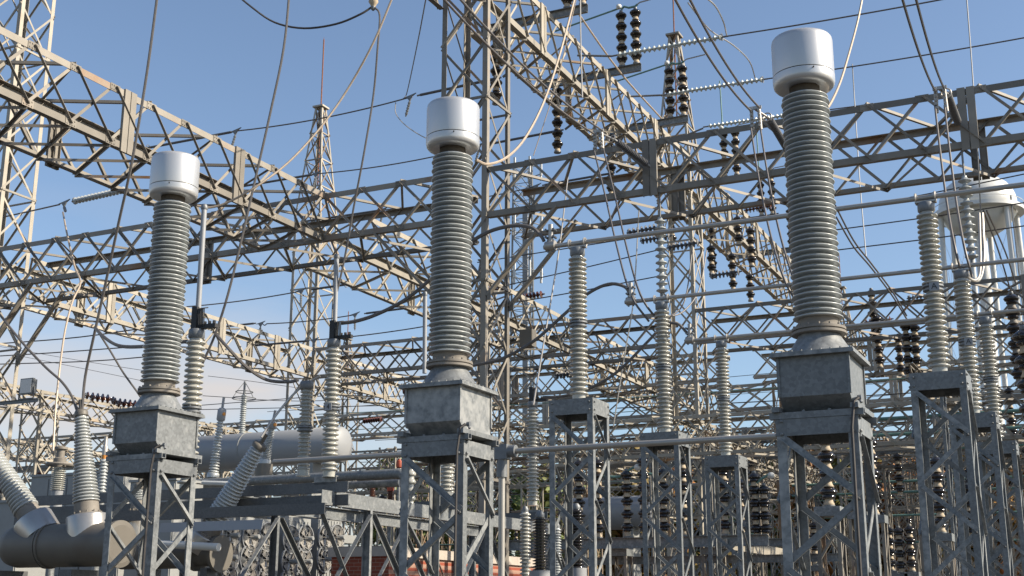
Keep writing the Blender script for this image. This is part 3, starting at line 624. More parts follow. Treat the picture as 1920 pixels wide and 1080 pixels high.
# ================================================================== air break switches at the left, on a steel platform
SX = -10.05
def make_sw_post():
    t = thing('switch_post', '', 'insulator'); post_parts(t, .075, .118, 1.98, 12, clamp=False, m='porcelain_buff'); return t
SW = [(11.9,3.05,'left, behind the left transformer',True),(14.9,3.5,'between the left and middle transformers',True),(18.35,3.5,'hidden behind the stand of the middle transformer',False),(21.75,3.6,'right of the central tower leg',False)]
for i, (y, z, wd, bl) in enumerate(SW):
    place('swpost', make_sw_post, 'buff post insulator of the switch %s' % wd, (SX,y,z), 0, 'switch post insulators')
    t = thing('disconnect_switch', 'black switch hinge on the post %s' % wd, 'switch', (SX,y,z+1.98), 0, 'black switch hinges')
    mb = MB().box(-.05,-.06,0,.03,.06,.28); 
    for q in range(5): mb.tube([(.04+q*.022,-.03,.02),(.045+q*.022,-.05,.25),(.045+q*.022,.02,.27)], .008, 5)
    mb.box(.0,-.03,.0,.3,.03,.05)
    for q in range(3): mb.lathe([(.02,0),(.02,.05)], (.12+q*.07,0,.04), (0,0,1), 6, False)
    mb.build('hinge', 'black', t)
    if bl: MB().cyl((0,0,.25), (-.01,-.0,1.22 if i else 1.55), .034, 12).build('open_blade', 'tank_pale', t); MB().lathe([(.04,0),(.05,.03),(.03,.07)], (-.01,0,1.22 if i else 1.55), n=8).build('blade_tip', 'collar_grey', t)
t = thing('disconnect_switch', 'upright aluminium switch blade left of the middle transformer porcelain', 'switch', W(796,700,Y=17.4)); d = W(797,556,Y=17.4)-t.location
MB().cyl((0,0,0), d, .036, 12).build('blade', 'tank_pale', t); MB().lathe([(.036,0),(.045,.04),(.03,.08)], d, n=8).build('tip', 'collar_grey', t)
for k, (px, pt, pb, y, wd) in enumerate([(568,716,893,14.9,'low one just left of the tall switch post'),(768,790,965,17.5,'dim one beside the middle stand'),(842,850,935,18.6,'seen through the middle stand')]):
    A = W(px+3,pt,Y=y); B = W(px,pb,Y=y)
    t = thing('post_insulator', 'buff post insulator on the switch platform, %s' % wd, 'insulator', (B.x,B.y,B.z), 0, 'platform post insulators'); post_parts(t, .06, .09, A.z-B.z, 10, clamp=False, two=(k == 0)); 
# platform
ZP2 = 3.33
pl = thing('switch_platform', 'galvanised steel platform carrying the buff switch posts between the left and middle stands', 'platform', (-10.05,14.6,0))
bar('side_beam', pl, (.1,0,3.2), (.1,8.2,3.2), (0,0,1), (-1,0,0), 'galv', .2, .012, 'C'); bar('side_beam', pl, (-1.6,0,3.2), (-1.6,8.2,3.2), (0,0,1), (1,0,0), 'galv', .2, .012, 'C')
for j, (yy, zz, xl) in enumerate([(.3,3.36,-5.6),(.32,3.18,-5.6),(-.25,3.02,-5.4),(3.7,3.36,-2.0),(7.1,3.40,-2.0)]):
    bar('cross_beam', pl, (xl,yy,zz), (.32,yy,zz), (0,0,1), (0,1,0), 'galv_dark', .15, .012, 'C')
for yy in (.3,3.75,7.15): bar('channel_box', pl, (-.25,yy,3.46), (.12,yy,3.46), (0,0,1), (0,1,0), 'galv', .12, .01, 'C')
for xx in (.05,-1.6,-3.3):
    for yy in (1.3,5.0,7.8):
        if xx == -3.3 and yy > 2: continue
        bar('leg', pl, (xx,yy,0), (xx,yy,3.1), (1,0,0), (0,-1,0), 'galv', .13, .012, 'C')
        bar('knee_brace', pl, (xx+.03,yy-.05,3.05), (xx+.03,yy-1.25,1.75), (0,1,1), (1,0,0), 'galv', .07, .009); bar('knee_brace', pl, (xx+.03,yy+.05,3.05), (xx+.03,yy+1.25,1.75), (0,-1,1), (1,0,0), 'galv', .07, .009)
bar('knee_brace', pl, (.1,-.1,3.05), (.1,1.2,1.4), (0,1,1), (1,0,0), 'galv', .075, .009)
MB().prism([(0,0),(.13,-.03),(.13,-.022),(0,.008)], (-2.1,-.7,2.86), (-.35,-.7,2.86), (0,0,-1), (0,1,0)).build('edge_plate', 'tank_pale', pl)

# ================================================================== dead tank breaker at the lower left
br = thing('circuit_breaker', 'grey dead tank breaker at the lower left with two large ribbed bushings', 'breaker', (-13.4,13.0,0))
L_ = lambda p: V(p)-V((-13.4,13.0,0))
MB().lathe([(.05,-.03),(.18,0),(.26,.06),(.29,.18),(.29,.70),(.31,.702),(.31,.73),(.297,.732),(.297,.75),(.31,.752),(.31,.78),(.29,.782),(.29,1.95),(.31,1.952),(.31,2.0),(.25,2.01)], (-.62,0,2.53), (1,0,0), 36).build('tank', 'tank_grey', br)
def bushing(parent, base, tip, cover_r, cover_h, r0, r1, n=22, pm='porcelain_pale', capm='tank_grey', neck=.16):
    base, tip = V(base), V(tip); ax = tip-base; L = ax.length; a = ax.normalized()
    b = MB().lathe([(neck*.85,-.22),(neck*.85,.0)], base, a, 18).build('turret', 'tank_grey', parent)
    if cover_r: MB().lathe([(cover_r,0),(cover_r,cover_h*.93),(cover_r*.97,cover_h*.98),(cover_r*.9,cover_h),(cover_r*.62,cover_h+.002)], base, a, 36).build('turret_cover', 'cover_alu', parent)
    h = cover_h
    mb = MB().lathe([(r0*1.05,h-.03),(r0*1.22,h-.02),(r0*1.22,h+.02),(r0,h+.024),(r0*.98,h+.17),(r0*.9,h+.18)], base, a, 30)
    for i in range(12):
        an = i*math.pi/6; u = a.orthogonal().normalized(); w = a.cross(u); mb.lathe([(.012,0),(.012,.025)], base+a*(h+.02)+(u*math.cos(an)+w*math.sin(an))*r0*1.12, a, 6, False)
    mb.build('mounting_flange', 'collar', parent)
    MB().lathe(shed_prof(r0*.82, r0*1.1, h+.18, L-.1, n, None, r1*.75, r1*1.1), base, a, 30).build('ribbed_porcelain', pm, parent)
    MB().lathe([(r1*.7,L-.1),(r1*1.05,L-.09),(r1*1.1,L-.04),(r1*.9,L-.01),(r1*.5,L)], base, a, 20).lathe([(.03,L),(.03,L+.14)], base, a, 8).build('bushing_cap', capm, parent)
bushing(br, L_((W(166,1010,Y=13).x,13,W(166,1010,Y=12.75).z)), L_(W(152,768,Y=13.0)), .275, .33, .165, .085, 26)
bushing(br, L_((W(80,1003,Y=13).x,13,W(84,1003,Y=12.75).z)), L_(W(-45,800,Y=12.8)), .275, .30, .165, .085, 26)
for x in (-.6, .7): MB().box(x-.1,-.25,0,x+.1,.25,2.2).build('support_frame', 'galv_dark', br)
br2 = thing('circuit_breaker', 'brown pipe breaker behind the left transformer stand with one bushing slanting right', 'breaker', W(330,1040,Y=14.6))
o0 = br2.location
MB().lathe([(.2,-1.0),(.2,-.55),(.27,-.54),(.27,-.48),(.2,-.47),(.2,.35),(.24,.36),(.24,.42),(.17,.43),(.17,.75),(.26,.76),(.26,.82),(.1,.83)], (0,0,0), (1,0,0), 28).build('tank', 'tank_grey', br2)
bushing(br2, W(252,1005,Y=14.6)-o0, W(262,905,Y=14.6)-o0, .20, .35, .1, .08, 6)
bushing(br2, W(372,1030,Y=14.6)-o0, W(490,830,Y=14.6)-o0, .24, .27, .16, .10, 24)
MB().cyl(W(262,1018,Y=14.2)-o0, W(410,1026,Y=14.2)-o0, .055, 14).build('white_pipe', 'white_paint', br2)
for q in (-.4,.6): MB().box(q-.06,-.1,-o0.z,q+.06,.1,-.2).build('support_frame', 'galv_dark', br2)

# ringed arrester post behind the breaker
P = W(100,1000,Y=16); t = thing('surge_arrester', 'grey arrester with a flat ring plate behind the upright bushing', 'arrester', P); hz = W(100,850,Y=16).z-P.z
MB().lathe([(.09,0)]+shed_prof(.07,.115,.02,.35,4)[1:]+[(.09,.36),(.1,.45),(.09,.62),(.1,.7),(.08,.72)], n=18).build('lower_unit', 'tank_pale', t)
MB().lathe(shed_prof(.085,.12,.72,hz-.25,11), n=20).build('porcelain_unit', 'porcelain_buff', t); MB().torus((0,0,hz-.2), .2, .028, n=30).box(-.2,-.02,hz-.22,.2,.02,hz-.2).build('grading_ring', 'collar', t)
MB().lathe([(.1,hz-.25),(.11,hz-.1),(.07,hz-.08),(.07,hz+.05),(.11,hz+.06),(.11,hz+.1)], n=16).build('top_cap', 'collar', t); MB().cyl((0,0,-P.z),(0,0,0),.07,10).build('pedestal', 'galv', t)
# second small one with an orange band
P = W(190,930,Y=17); t = thing('surge_arrester', 'small grey arrester with an orange band right of the upright bushing', 'arrester', P); MB().lathe(shed_prof(.05,.075,0,.65,11), n=14).build('porcelain_unit', 'porcelain', t)
MB().lathe([(.05,.65),(.05,.72)], n=14).build('band', 'orange', t); MB().lathe([(.05,.72),(.05,.86),(.03,.9),(.03,1.05)], n=12).build('top_cap', 'alu', t); MB().cyl((0,0,-P.z),(0,0,0),.06,10).build('pedestal', 'galv', t)

# control cabinets at the lower left
def cabinet(label, px0, px1, pt, y, dp=.8, sign=None):
    a = W(px0,pt,Y=y); b = W(px1,pt,Y=y); w = b.x-a.x; h = a.z; t = thing('control_cabinet', label, 'cabinet', (a.x,y,0), 0, 'grey control cabinets')
    MB().box(0,0,0,w,dp,h).box(-.03,-.03,h+.001,w+.03,dp,h+.05).build('housing', 'cabinet', t); n = max(1, round(w/.55))
    for i in range(n): MB().box(i*w/n+.02,-.022,.15,(i+1)*w/n-.02,-.002,h-.06).build('door', 'cabinet', t)
    for i in range(n): MB().box((i+1)*w/n-.09,-.045,h*.5,(i+1)*w/n-.07,-.023,h*.5+.15).build('handle', 'collar_grey', t)
    return t
cabinet('ribbed grey cabinet at the lower left edge beside the leaning bushing', -40, 40, 945, 17.5)
cb = cabinet('long grey cabinet row behind the upright bushing and the left stand', 60, 235, 895, 20.0, 1.2)
cabinet('grey cabinet seen through the legs of the left stand', 245, 330, 905, 19.0)
MB().box(2.05,-.06,2.75,2.35,-.045,3.0).build('notice', 'white_paint', cb)
def text3(parent, s, loc, size, m, name='lettering', rot=(90,0,0)):
    c = bpy.data.curves.new('lettering', 'FONT'); c.body = s; c.size = size; c.extrude = .001; c.align_x = 'CENTER'; c.align_y = 'CENTER'
    to = bpy.data.objects.new('tmp', c); col.objects.link(to); dg = bpy.context.evaluated_depsgraph_get(); me = bpy.data.meshes.new_from_object(to.evaluated_get(dg)); bpy.data.objects.remove(to)
    me.materials.clear(); me.materials.append(M[m]); o = bpy.data.objects.new(name, me); col.objects.link(o); o.parent = parent; o.location = loc; o.rotation_euler = [R(a) for a in rot]; return o
text3(cb, 'CO', (2.2,-.063,2.875), .16, 'black')
# letter plates on the middle flanges of bus and switch posts
for (x, y, z, s, wd) in ((-1.73,14.85,ZP+1.02,'A','nearest right'),(-1.73,18.25,ZP+1.02,'A','middle right'),(SX,14.9,3.5+.98,'4','tall switch')):
    t = thing('letter_plate', 'small pale plate reading %s on the %s post' % (s, wd), 'plate', (x+.03,y-.135,z), 0); MB().box(-.055,0,-.05,.055,.006,.05).build('plate', 'tank_pale', t); text3(t, s, (0,-.002,0), .10, 'black')

# floodlight on the left tower
P = W(50,725,Y=23.6); t = thing('floodlight', 'grey floodlight on a bracket at the left edge tower', 'floodlight', P)
MB().box(-.22,-.02,-.2,.22,.06,.22).box(-.19,.06,-.17,.19,.16,.2).build('housing', 'galv', t); MB().box(-.19,-.035,-.17,.19,-.022,.19).build('lens', 'lens_glass', t); MB().box(-.27,.0,-.3,-.24,.03,.0).box(.24,0,-.3,.27,.03,0).box(-.27,0,-.33,.27,.03,-.3).build('bracket', 'galv_dark', t)
beam('galvanised arm carrying the floodlight at the left edge', P+V((-2.6,.02,-.38)), P+V((.45,.02,-.38)), .1, 'galv')

# ================================================================== transformer, pipes, tank, brick building
Y0 = 21.0
for j, (a, b, r) in enumerate([((60,893),(742,888),.095),((60,925),(735,903),.075)]):
    A, B = W(a[0],a[1]+[0,0][j],Y=Y0), W(b[0],b[1],Y=Y0); z = B.z
    o = MB().cyl((0,0,0), (B.x-A.x,0,0), r, 18).build('cable_pipe', 'galv', None, (A.x,Y0+.3*j,z)); tag(o, ['upper fat galvanised pipe running behind the switch platform to an elbow', 'lower galvanised pipe running behind the switch platform'][j], 'pipe')
    if j == 0:
        e = MB().tube(smooth([(0,0,0),(.12,0,-.01),(.2,0,-.08),(.22,0,-.2),(.22,0,-1.2)]), .1, 14).build('pipe_elbow', 'galv', None, (B.x,Y0,z)); tag(e, 'elbow turning the upper fat pipe down beside the middle stand', 'pipe')
A = W(372,840,Y=25); B = W(642,832,Y=25); r = .43
t = thing('storage_tank', 'large pale horizontal tank behind the two buff switch posts', 'tank', (A.x-1.2,25,B.z-.02)); Lt = B.x-A.x+1.2
MB().lathe([(.05,-.12),(.25,-.09),(.38,-.03),(r,.03),(r,Lt-.03),(.40,Lt+.02),(.28,Lt+.07),(.1,Lt+.10),(.0,Lt+.105)], (0,0,0), (1,0,0), 44).build('shell', 'tank_pale', t)
for x in (.8, Lt*.5, Lt-.7): MB().torus((x,0,0), r+.004, .012, (1,0,0), 40, 5).box(x-.06,-.25,-2.6,x+.06,.25,-r+.1).build('saddle', 'cabinet', t)
A = W(1066,965,Y=45); B = W(1212,962,Y=45); t = thing('storage_tank', 'pale horizontal tank low behind the stand of the nearest left bus post', 'tank', (A.x,45,A.z)); Lt = B.x-A.x
MB().lathe([(.05,-.15),(.5,-.08),(.62,.03),(.62,Lt-.03),(.5,Lt+.06),(.0,Lt+.12)], (0,0,0), (1,0,0), 36).build('shell', 'tank_pale', t)
for x in (.5, Lt-.5): MB().box(x-.1,-.4,-A.z,x+.1,.4,-.5).build('saddle', 'cabinet', t)
# radiator banks with fans
FX = -16.6
a = W(420,1000,X=FX); b = W(640,1000,X=FX)
tr = thing('power_transformer', 'grey transformer cooling bank with rows of wire-guarded fans behind the platform legs', 'transformer', (FX,a.y,0))
for (pa, pb) in ((414,440),(449,512),(532,582),(596,640)):
    ya = W(pa,1000,X=FX).y-a.y; yb = W(pb,1000,X=FX).y-a.y; MB().box(-1.2,ya,.5,-.0,yb,W(pa,968,X=FX).z).build('radiator', 'cabinet', tr)
    for q in range(int((yb-ya)/.12)): MB().box(.0,ya+.04+q*.12,.6,.018,ya+.05+q*.12,W(pa,970,X=FX).z-.05).build('fin', 'cabinet', tr)
MB().box(-1.3,-.6,3.3,-1.0,6.5,3.5).build('header_pipe', 'cabinet', tr); MB().box(-3.5,-.5,0,-1.4,6,3.9).build('main_tank', 'cabinet', tr)
fan_m = {}
def fan(y, z):
    if not fan_m:
        mb = MB()
        for rr in (.10,.17): mb.torus((.10-.055*(rr/.2)**2,0,0), rr, .003, (1,0,0), 26, 4)
        mb.torus((.0,0,0), .225, .012, (1,0,0), 28, 5)
        for i in range(6):
            an = i*math.pi/3; c, s = math.cos(an), math.sin(an); mb.tube([(.10,.04*c,.04*s),(.08,.12*c,.12*s),(.045,.2*c,.2*s),(0,.225*c,.225*s)], .003, 4)
        fan_m['guard'] = mb.mesh('guard', 'alu')
        mb = MB()
        for i in range(4):
            an = i*2*math.pi/4+.4; c, s = math.cos(an), math.sin(an); c2, s2 = math.cos(an+.75), math.sin(an+.75)
            mb.add([(.02,.04*c,.04*s),(.03,.2*c,.2*s),(.055,.2*c2,.2*s2),(.045,.04*c2,.04*s2)], [(0,1,2,3),(3,2,1,0)])
        fan_m['blade_wheel'] = mb.mesh('blade_wheel', 'alu'); fan_m['motor'] = MB().lathe([(.04,.03),(.04,.17),(.03,.18)], ax=(1,0,0), n=14).mesh('motor', 'cabinet')
        fan_m['shroud'] = MB().lathe([(.222,.0),(.222,.012)], ax=(1,0,0), n=28).mesh('shroud', 'galv_dark')
        fan_m['ring'] = MB().lathe([(.24,0),(.24,.03),(.225,.03),(.225,0)], ax=(1,0,0), n=28, caps=False).mesh('ring', 'tank_pale')
    f = bpy.data.objects.new('fan', fan_m['ring']); col.objects.link(f); f.parent = tr; f.location = (.02, y, z); f.scale = (1.3, 1.3, 1.3)
    for k in ('guard','blade_wheel','motor','shroud'): o = bpy.data.objects.new(k, fan_m[k]); col.objects.link(o); o.parent = f
for px, pyy in ((468,1007),(498,1007),(464,1049),(497,1050),(462,1087),(496,1088),(543,1012),(570,1010),(540,1053),(567,1053),(538,1092),(565,1092),(430,1004),(427,1045),(424,1085),(608,1008),(629,1008),(606,1048),(628,1049)):
    p = W(px,pyy,X=FX); fan(p.y-a.y, p.z)
# pale bushings of the transformer
for i, (bx, by_, tx, ty, rr, wd) in enumerate([(400,888,417,765,.11,'left one above the pale tank'),(497,862,512,790,.10,'right one, half hidden by the slanting bushing')]):
    A, B = W(bx,by_,Y=23), W(tx,ty,Y=23); t = thing('transformer_bushing', 'pale leaning transformer bushing with an oil gauge, %s' % wd, 'bushing', A, 0, 'leaning transformer bushings'); d = B-A; L = d.length
    MB().lathe([(.14,-.1),(.14,.0),(.12,.02)]+shed_prof(.075,.12,.03,L*.8,18,None,.055,.085), (0,0,0), d, 18).build('ribbed_porcelain', 'porcelain_pale', t)
    MB().lathe([(.08,L*.8),(.1,L*.82),(.1,L*.97),(.06,L)], (0,0,0), d, 16).lathe([(.03,L),(.03,L+.25)], (0,0,0), d, 8).build('head', 'tank_pale', t); MB().lathe([(.04,.0),(.04,.02)], d*.9+V((.09,-.03,0)), (1,-.3,0), 12).build('oil_gauge', 'orange', t)
    MB().cyl(-d.normalized()*.1, V((0,0,-A.z+.5)), .2, 14).build('turret', 'tank_grey', t)
A, B = W(452,845,Y=26), W(460,715,Y=26); t = thing('surge_arrester', 'slim grey arrester with two wire grading rings above the pale tank', 'arrester', A); h = (B-A).length
MB().lathe(shed_prof(.055,.085,0,h-.35,26), n=14).build('porcelain_unit', 'porcelain', t); mb = MB().torus((0,0,h-.45), .30, .014).torus((0,0,h-.28), .22, .012)
for i in range(3): c, s = math.cos(i*2.09), math.sin(i*2.09); mb.tube([(.03*c,.03*s,h-.05),(.2*c,.2*s,h-.28),(.3*c,.3*s,h-.45)], .01, 5)
mb.cyl((0,0,h-.36),(0,0,h),.03,8).build('grading_ring', 'collar_grey', t); MB().cyl((0,0,-A.z),(0,0,0),.07,10).build('pedestal', 'galv', t)
for i, (px, pt, pb) in enumerate([(697,903,938),(731,905,950),(748,861,905)]):
    A, B = W(px,pb,Y=26), W(px,pt,Y=26); h = (B-A).length; t = thing('red_capped_insulator', '%s brown insulator with a bright red cap right of the pale tank' % ['left','middle','right-hand, highest'][i], 'insulator', A, 0, 'red capped insulators')
    MB().lathe(shed_prof(.05,.085,0,h*.65,9), n=14).build('porcelain_unit', 'porcelain_brown', t); MB().lathe([(.08,h*.65),(.085,h*.8),(.075,h*.92),(.04,h*.94),(.03,h)], n=14).build('red_cap', 'red_cap', t); MB().cyl((0,0,-A.z),(0,0,0),.05,8).build('pedestal', 'galv', t)
cable('pale operating tube angled down right from the slanting bushing', py([(380,905,15.2),(440,908,15.2),(470,920,15.4),(500,932,15.5)]), .035, 'white_paint', 'pipe', None, 'operating_pipe')
# brick building
c0 = W(730,1024,Z=2.95)
bb = thing('brick_building', 'low red brick building with a concrete coping behind the middle stand', 'building', (c0.x,c0.y,0))
bl = W(592,1024,Z=2.95).x-c0.x
MB().box(bl,0,0,0,9,2.75).build('brick_wall', 'brick', bb); MB().box(bl-.06,-.06,2.751,.06,9.06,2.95).build('coping', 'concrete', bb); MB().box(bl+.1,.1,2.9,-.1,8.9,2.97).build('roof', 'gravel', bb)
b2 = thing('equipment_box', 'tan junction box hung on the girder right of the central tower leg', 'box', W(990,635,Y=25.6)); MB().box(-.16,-.12,-.2,.16,.12,.2).build('box', 'tank_grey', b2); MB().box(-.15,-.135,-.19,.15,-.122,.19).build('lid', 'tank_grey', b2)
# oil filled units behind the first lattice stand
for i, (px, pt, pb, y, m, rr, wd) in enumerate([(1013,970,1070,17,'porcelain_black',.10,'black ribbed bushing column left of the first bus stand'),(985,960,1085,20,'porcelain_buff',.085,'buff ribbed column at the foot of the central tower leg'),(1082,955,1065,19.5,'porcelain_black',.10,'black ribbed column inside the first bus stand'),(1045,990,1080,22,'porcelain_pale',.07,'slim pale ribbed column at the left leg of the first bus stand')]):
    A, B = W(px,pb,Y=y), W(px,pt,Y=y); h = B.z-A.z; t = thing('ribbed_column', wd, 'insulator', A, 0)
    MB().lathe(shed_prof(rr*.7,rr*1.15,0,h,18), n=18).build('porcelain_unit', m, t); MB().lathe([(.12,-A.z),(.16,-.1),(.16,0)], n=16).build('tank', 'tank_pale', t); MB().lathe([(rr*.6,h),(rr*.7,h+.05),(.03,h+.1)], n=12).build('top_cap', 'collar_grey', t)
for i, (px, pb, pt) in enumerate([(757,966,910),(812,962,905)]): pass
for i, (px, pb, pt, w_) in enumerate([(972,1019,958,6),(990,1014,957,8)]):
    pass

# ================================================================== low stacks on the steel beams (right of centre)
LB = 3.5
def make_support(w=.5, d=.5, zt=3.3):
    def f():
        t = thing('steel_stand', '', 'stand')
        for x, y, sx, sy in ((-w/2,-d/2,1,1),(w/2,-d/2,-1,1),(w/2,d/2,-1,-1),(-w/2,d/2,1,-1)): bar('leg', t, (x,y,0), (x,y,zt-.002), (sx,0,0), (0,sy,0), 'truss', .07, .009)
        for k, (a, b) in enumerate((((-w/2,-d/2),(w/2,-d/2)),((w/2,-d/2),(w/2,d/2)),((w/2,d/2),(-w/2,d/2)),((-w/2,d/2),(-w/2,-d/2)))):
            for i in range(4):
                za, zb = zt-.2-i*.7, zt-.9-i*.7; P, Q = (a, b) if i % 2 else (b, a)
                bar('brace', t, (*P,za), (*Q,zb), (0,0,1), (-P[0]-Q[0],-P[1]-Q[1],0), 'truss', .045, .006)
        MB().box(-w/2-.02,-d/2-.02,zt,w/2+.02,d/2+.02,zt+.18).build('cap_box', 'galv', t)
        return t
    return f
px_low = [(1087,1010,6,'in the first bus stand, left'),(1122,1012,6,'in the first bus stand, right'),(1177,1008,5,'standing clear between the first and second bus stands'),(1209,1014,6,'left leg of the second bus stand'),(1246,1012,5,'inside the second bus stand'),(1284,1018,7,'right leg of the second bus stand'),(1361,1018,5,'inside the third bus stand'),(1391,1022,4,'right leg of the third bus stand'),(1420,1036,5,'standing clear right of the third bus stand'),(1438,1044,4,'small one right of the third bus stand')]
for i, (px, pb, n, wd) in enumerate(px_low):
    P = W(px, pb, Y=32.0 if i < 8 else 34.0); place('stack%dc' % n, make_stack(n), 'black insulator with cream necks, %s' % wd, (P.x, P.y, 3.57), 0, 'low black stacked insulators')
beam('long galvanised beam under the low black insulators behind the bus stands', (-15.5,32,3.42), (-8.2,32,3.42), .28, 'galv'); beam('second long beam under the low black insulators, a little lower', (-15.5,33.0,3.0), (-6.5,33.0,3.0), .2, 'galv')
o = beam('pale beam slanting away to the right under the low black insulators', (-9.3,31.9,3.35), (-9.3,38,3.35), .26, 'truss_pale', None, 'C', (-1,0,0))
beam('galvanised beam under the clear-standing black insulators right of the third bus stand', (-9.6,34,3.46), (-7.0,34,3.46), .2, 'galv')
for i, x in enumerate((-14.8,-12.4,-9.8,-7.6)):
    place('supp', make_support(.5,.5,3.1), '%s slim lattice support under the long low insulator beam' % ['leftmost','second','third','rightmost'][i], (x,32.5,0), 0, 'slim lattice supports')
for i, (px, pt, y, wd) in enumerate([(1168,890,32,'copper coloured jaw on the clear-standing low insulator'),(1245,885,32,'curved arm on the low insulator inside the second bus stand'),(1418,905,34,'bent arm on the insulator right of the third bus stand')]):
    P = W(px,pt,Y=y); t = thing('disconnect_switch', wd, 'switch', P, 0); MB().tube(smooth([(-.55,0,-.02),(-.1,0,-.05),(.15,0,.1),(.35,0,.2)]), .035, 8).build('arm', 'verdigris', t); MB().lathe([(.02,-.08),(.09,-.03),(.09,.03),(.02,.08)], (.42,0,.18), (0,1,0), 14).build('ball', 'white_paint', t)
# big stacks right
big = [(1555,950,24.5,5,'seen inside the stand of the nearest transformer',1),(1641,966,30,5,'just right of the nearest transformer stand',1),(1610,960,33,4,'beside the right leg of the nearest transformer stand',0),(1766,1000,31,5,'inside the nearest right bus stand',0),(1742,990,34,4,'left leg of nearest right bus stand',0),(1822,1010,36,4,'behind the middle right bus stand',0)]
for i, (px, pb, y, n, wd, st) in enumerate(big):
    P = W(px, pb, Y=y); zb = P.z; place('stack%dc' % n, make_stack(n), 'black insulator with cream necks, %s' % wd, (P.x,P.y,zb), 0, 'right-hand black stacked insulators')
    place('supp%.2f' % zb, make_support(.45,.45,zb-.19), 'lattice support below the insulator %s' % wd, (P.x,P.y,0), 0, 'slim lattice supports')
for i, (px, pt, pb, y) in enumerate([(1690,995,1075,42),(1711,1000,1072,42),(1672,1000,1070,44),(1500,985,1045,44),(1478,990,1050,46),(1530,990,1060,43)]):
    P = W(px,pb,Y=y); place('stack4c', make_stack(4), 'small far black insulator, %s' % ['left of the close pair right of the nearest stand','right of the close pair right of the nearest stand','single one at the right foot of the nearest stand','left pair inside the nearest transformer stand, right one','left pair inside the nearest transformer stand, left one','low one at the centre of the nearest transformer stand'][i], (P.x,P.y,P.z), 0, 'small far black insulators')
    place('suppf%.1f' % P.z, make_support(.4,.4,P.z-.19), 'far lattice support under the small insulator, %s' % ['left of the close pair','right of the close pair','single right foot one','left pair right one','left pair left one','centre one'][i], (P.x,P.y,0), 0, 'slim lattice supports')
P = W(1913,870,Y=19); place('stack6', make_stack(6), 'big black stacked insulator cut by the right edge of the picture', (P.x+.22,P.y,P.z-.2), 0, 'right-hand black stacked insulators')
P = W(1910,700,Y=30)
place('stack8', make_stack(6,'porcelain_black','collar'), 'dark stacked insulator column hanging near the right edge', (P.x,30,6.6), 0, 'right-hand black stacked insulators')
# hanging brown columns under the far girder
for i, (px, pt, pb, y) in enumerate([(1705,640,710,40),(1722,640,712,40),(1640,585,640,42),(1650,640,690,42),(1690,650,705,44),(1385,400,460,42),(1410,430,500,42),(1335,440,515,42),(1375,480,545,44),(1408,510,565,46)]):
    P = W(px,pb,Y=y); place('stack%d' % (3 if i % 2 else 4) if i > 3 else 'stack5', make_stack(3 if i % 2 else 4) if i > 3 else make_stack(5), 'black insulator hanging beyond the bus pipes, %s' % ['lower left of the nearest right bus post','right one left of the nearest right bus post','high one right of the transformer flange','mid one right of the transformer flange','lowest right of the transformer flange','near the crossing of the high girder','right of the crossing of the high girder','below the strain post of the crossing girder','lower one below the high girder','lowest below the high girder'][i], (P.x,P.y,P.z), 0, 'hanging black insulators by the bus pipes')
# green tube busses at the lower right
for i, (pa, y) in enumerate([(787,38),(817,42),(848,46),(905,50),(925,54),(968,58),(1018,60)]):
    P = W(1625,pa,Y=y); Q = W(1485,pa,Y=y); o = MB().cyl((0,0,0),(13,0,0),.05,10).build('bus_pipe', 'verdigris', None, (Q.x,y,P.z)); tag(o, '%s weathered green bus tube crossing behind the right-hand bus stands' % ['topmost','second','third','fourth','fifth','sixth','lowest'][i], 'bus pipe', 'green bus tubes')

# ================================================================== the yard beyond
ord_ = ['first','second','third','fourth','fifth','sixth','seventh','eighth','ninth','tenth']
FG = 'far lattice girders'
for j, y in enumerate((54.5, 68.0, 82.0, 97.0)):
    mt = ['truss_pale','truss','truss','truss_pale'][j]; xs = (-60.5,-44.5,-28.5,-12.28,3.0)
    for i, x in enumerate(xs[:4]):
        n = 10; L = xs[i+1]-x-1.3
        girder('far cross girder, %s row back, %s span from the left' % (ord_[j+2], ord_[i]), (x,y,ZB), 'X', n, 1.4, 1.2, L/n, mt, FG, posts=(4,10) if i > 1 else (), bw=.07)
for j, y in enumerate((54.5, 68.0, 82.0)):
    for i, x in enumerate((-45.9,-28.85,-13.5,1.7)):
        tower('far lattice tower, %s row back, %s from the left%s' % (ord_[j+2], ord_[i], ', with a pointed top' if (i+j) % 2 else ''), x, y, 1.3, 11.6 if (i+j) % 2 == 0 else 15, 1.9, ['truss_pale','truss','truss_rust'][(i+j) % 3], 'far lattice towers', spire=4 if (i+j) % 2 else 0, rod=2 if (i+j) % 2 else 0, horiz=4)
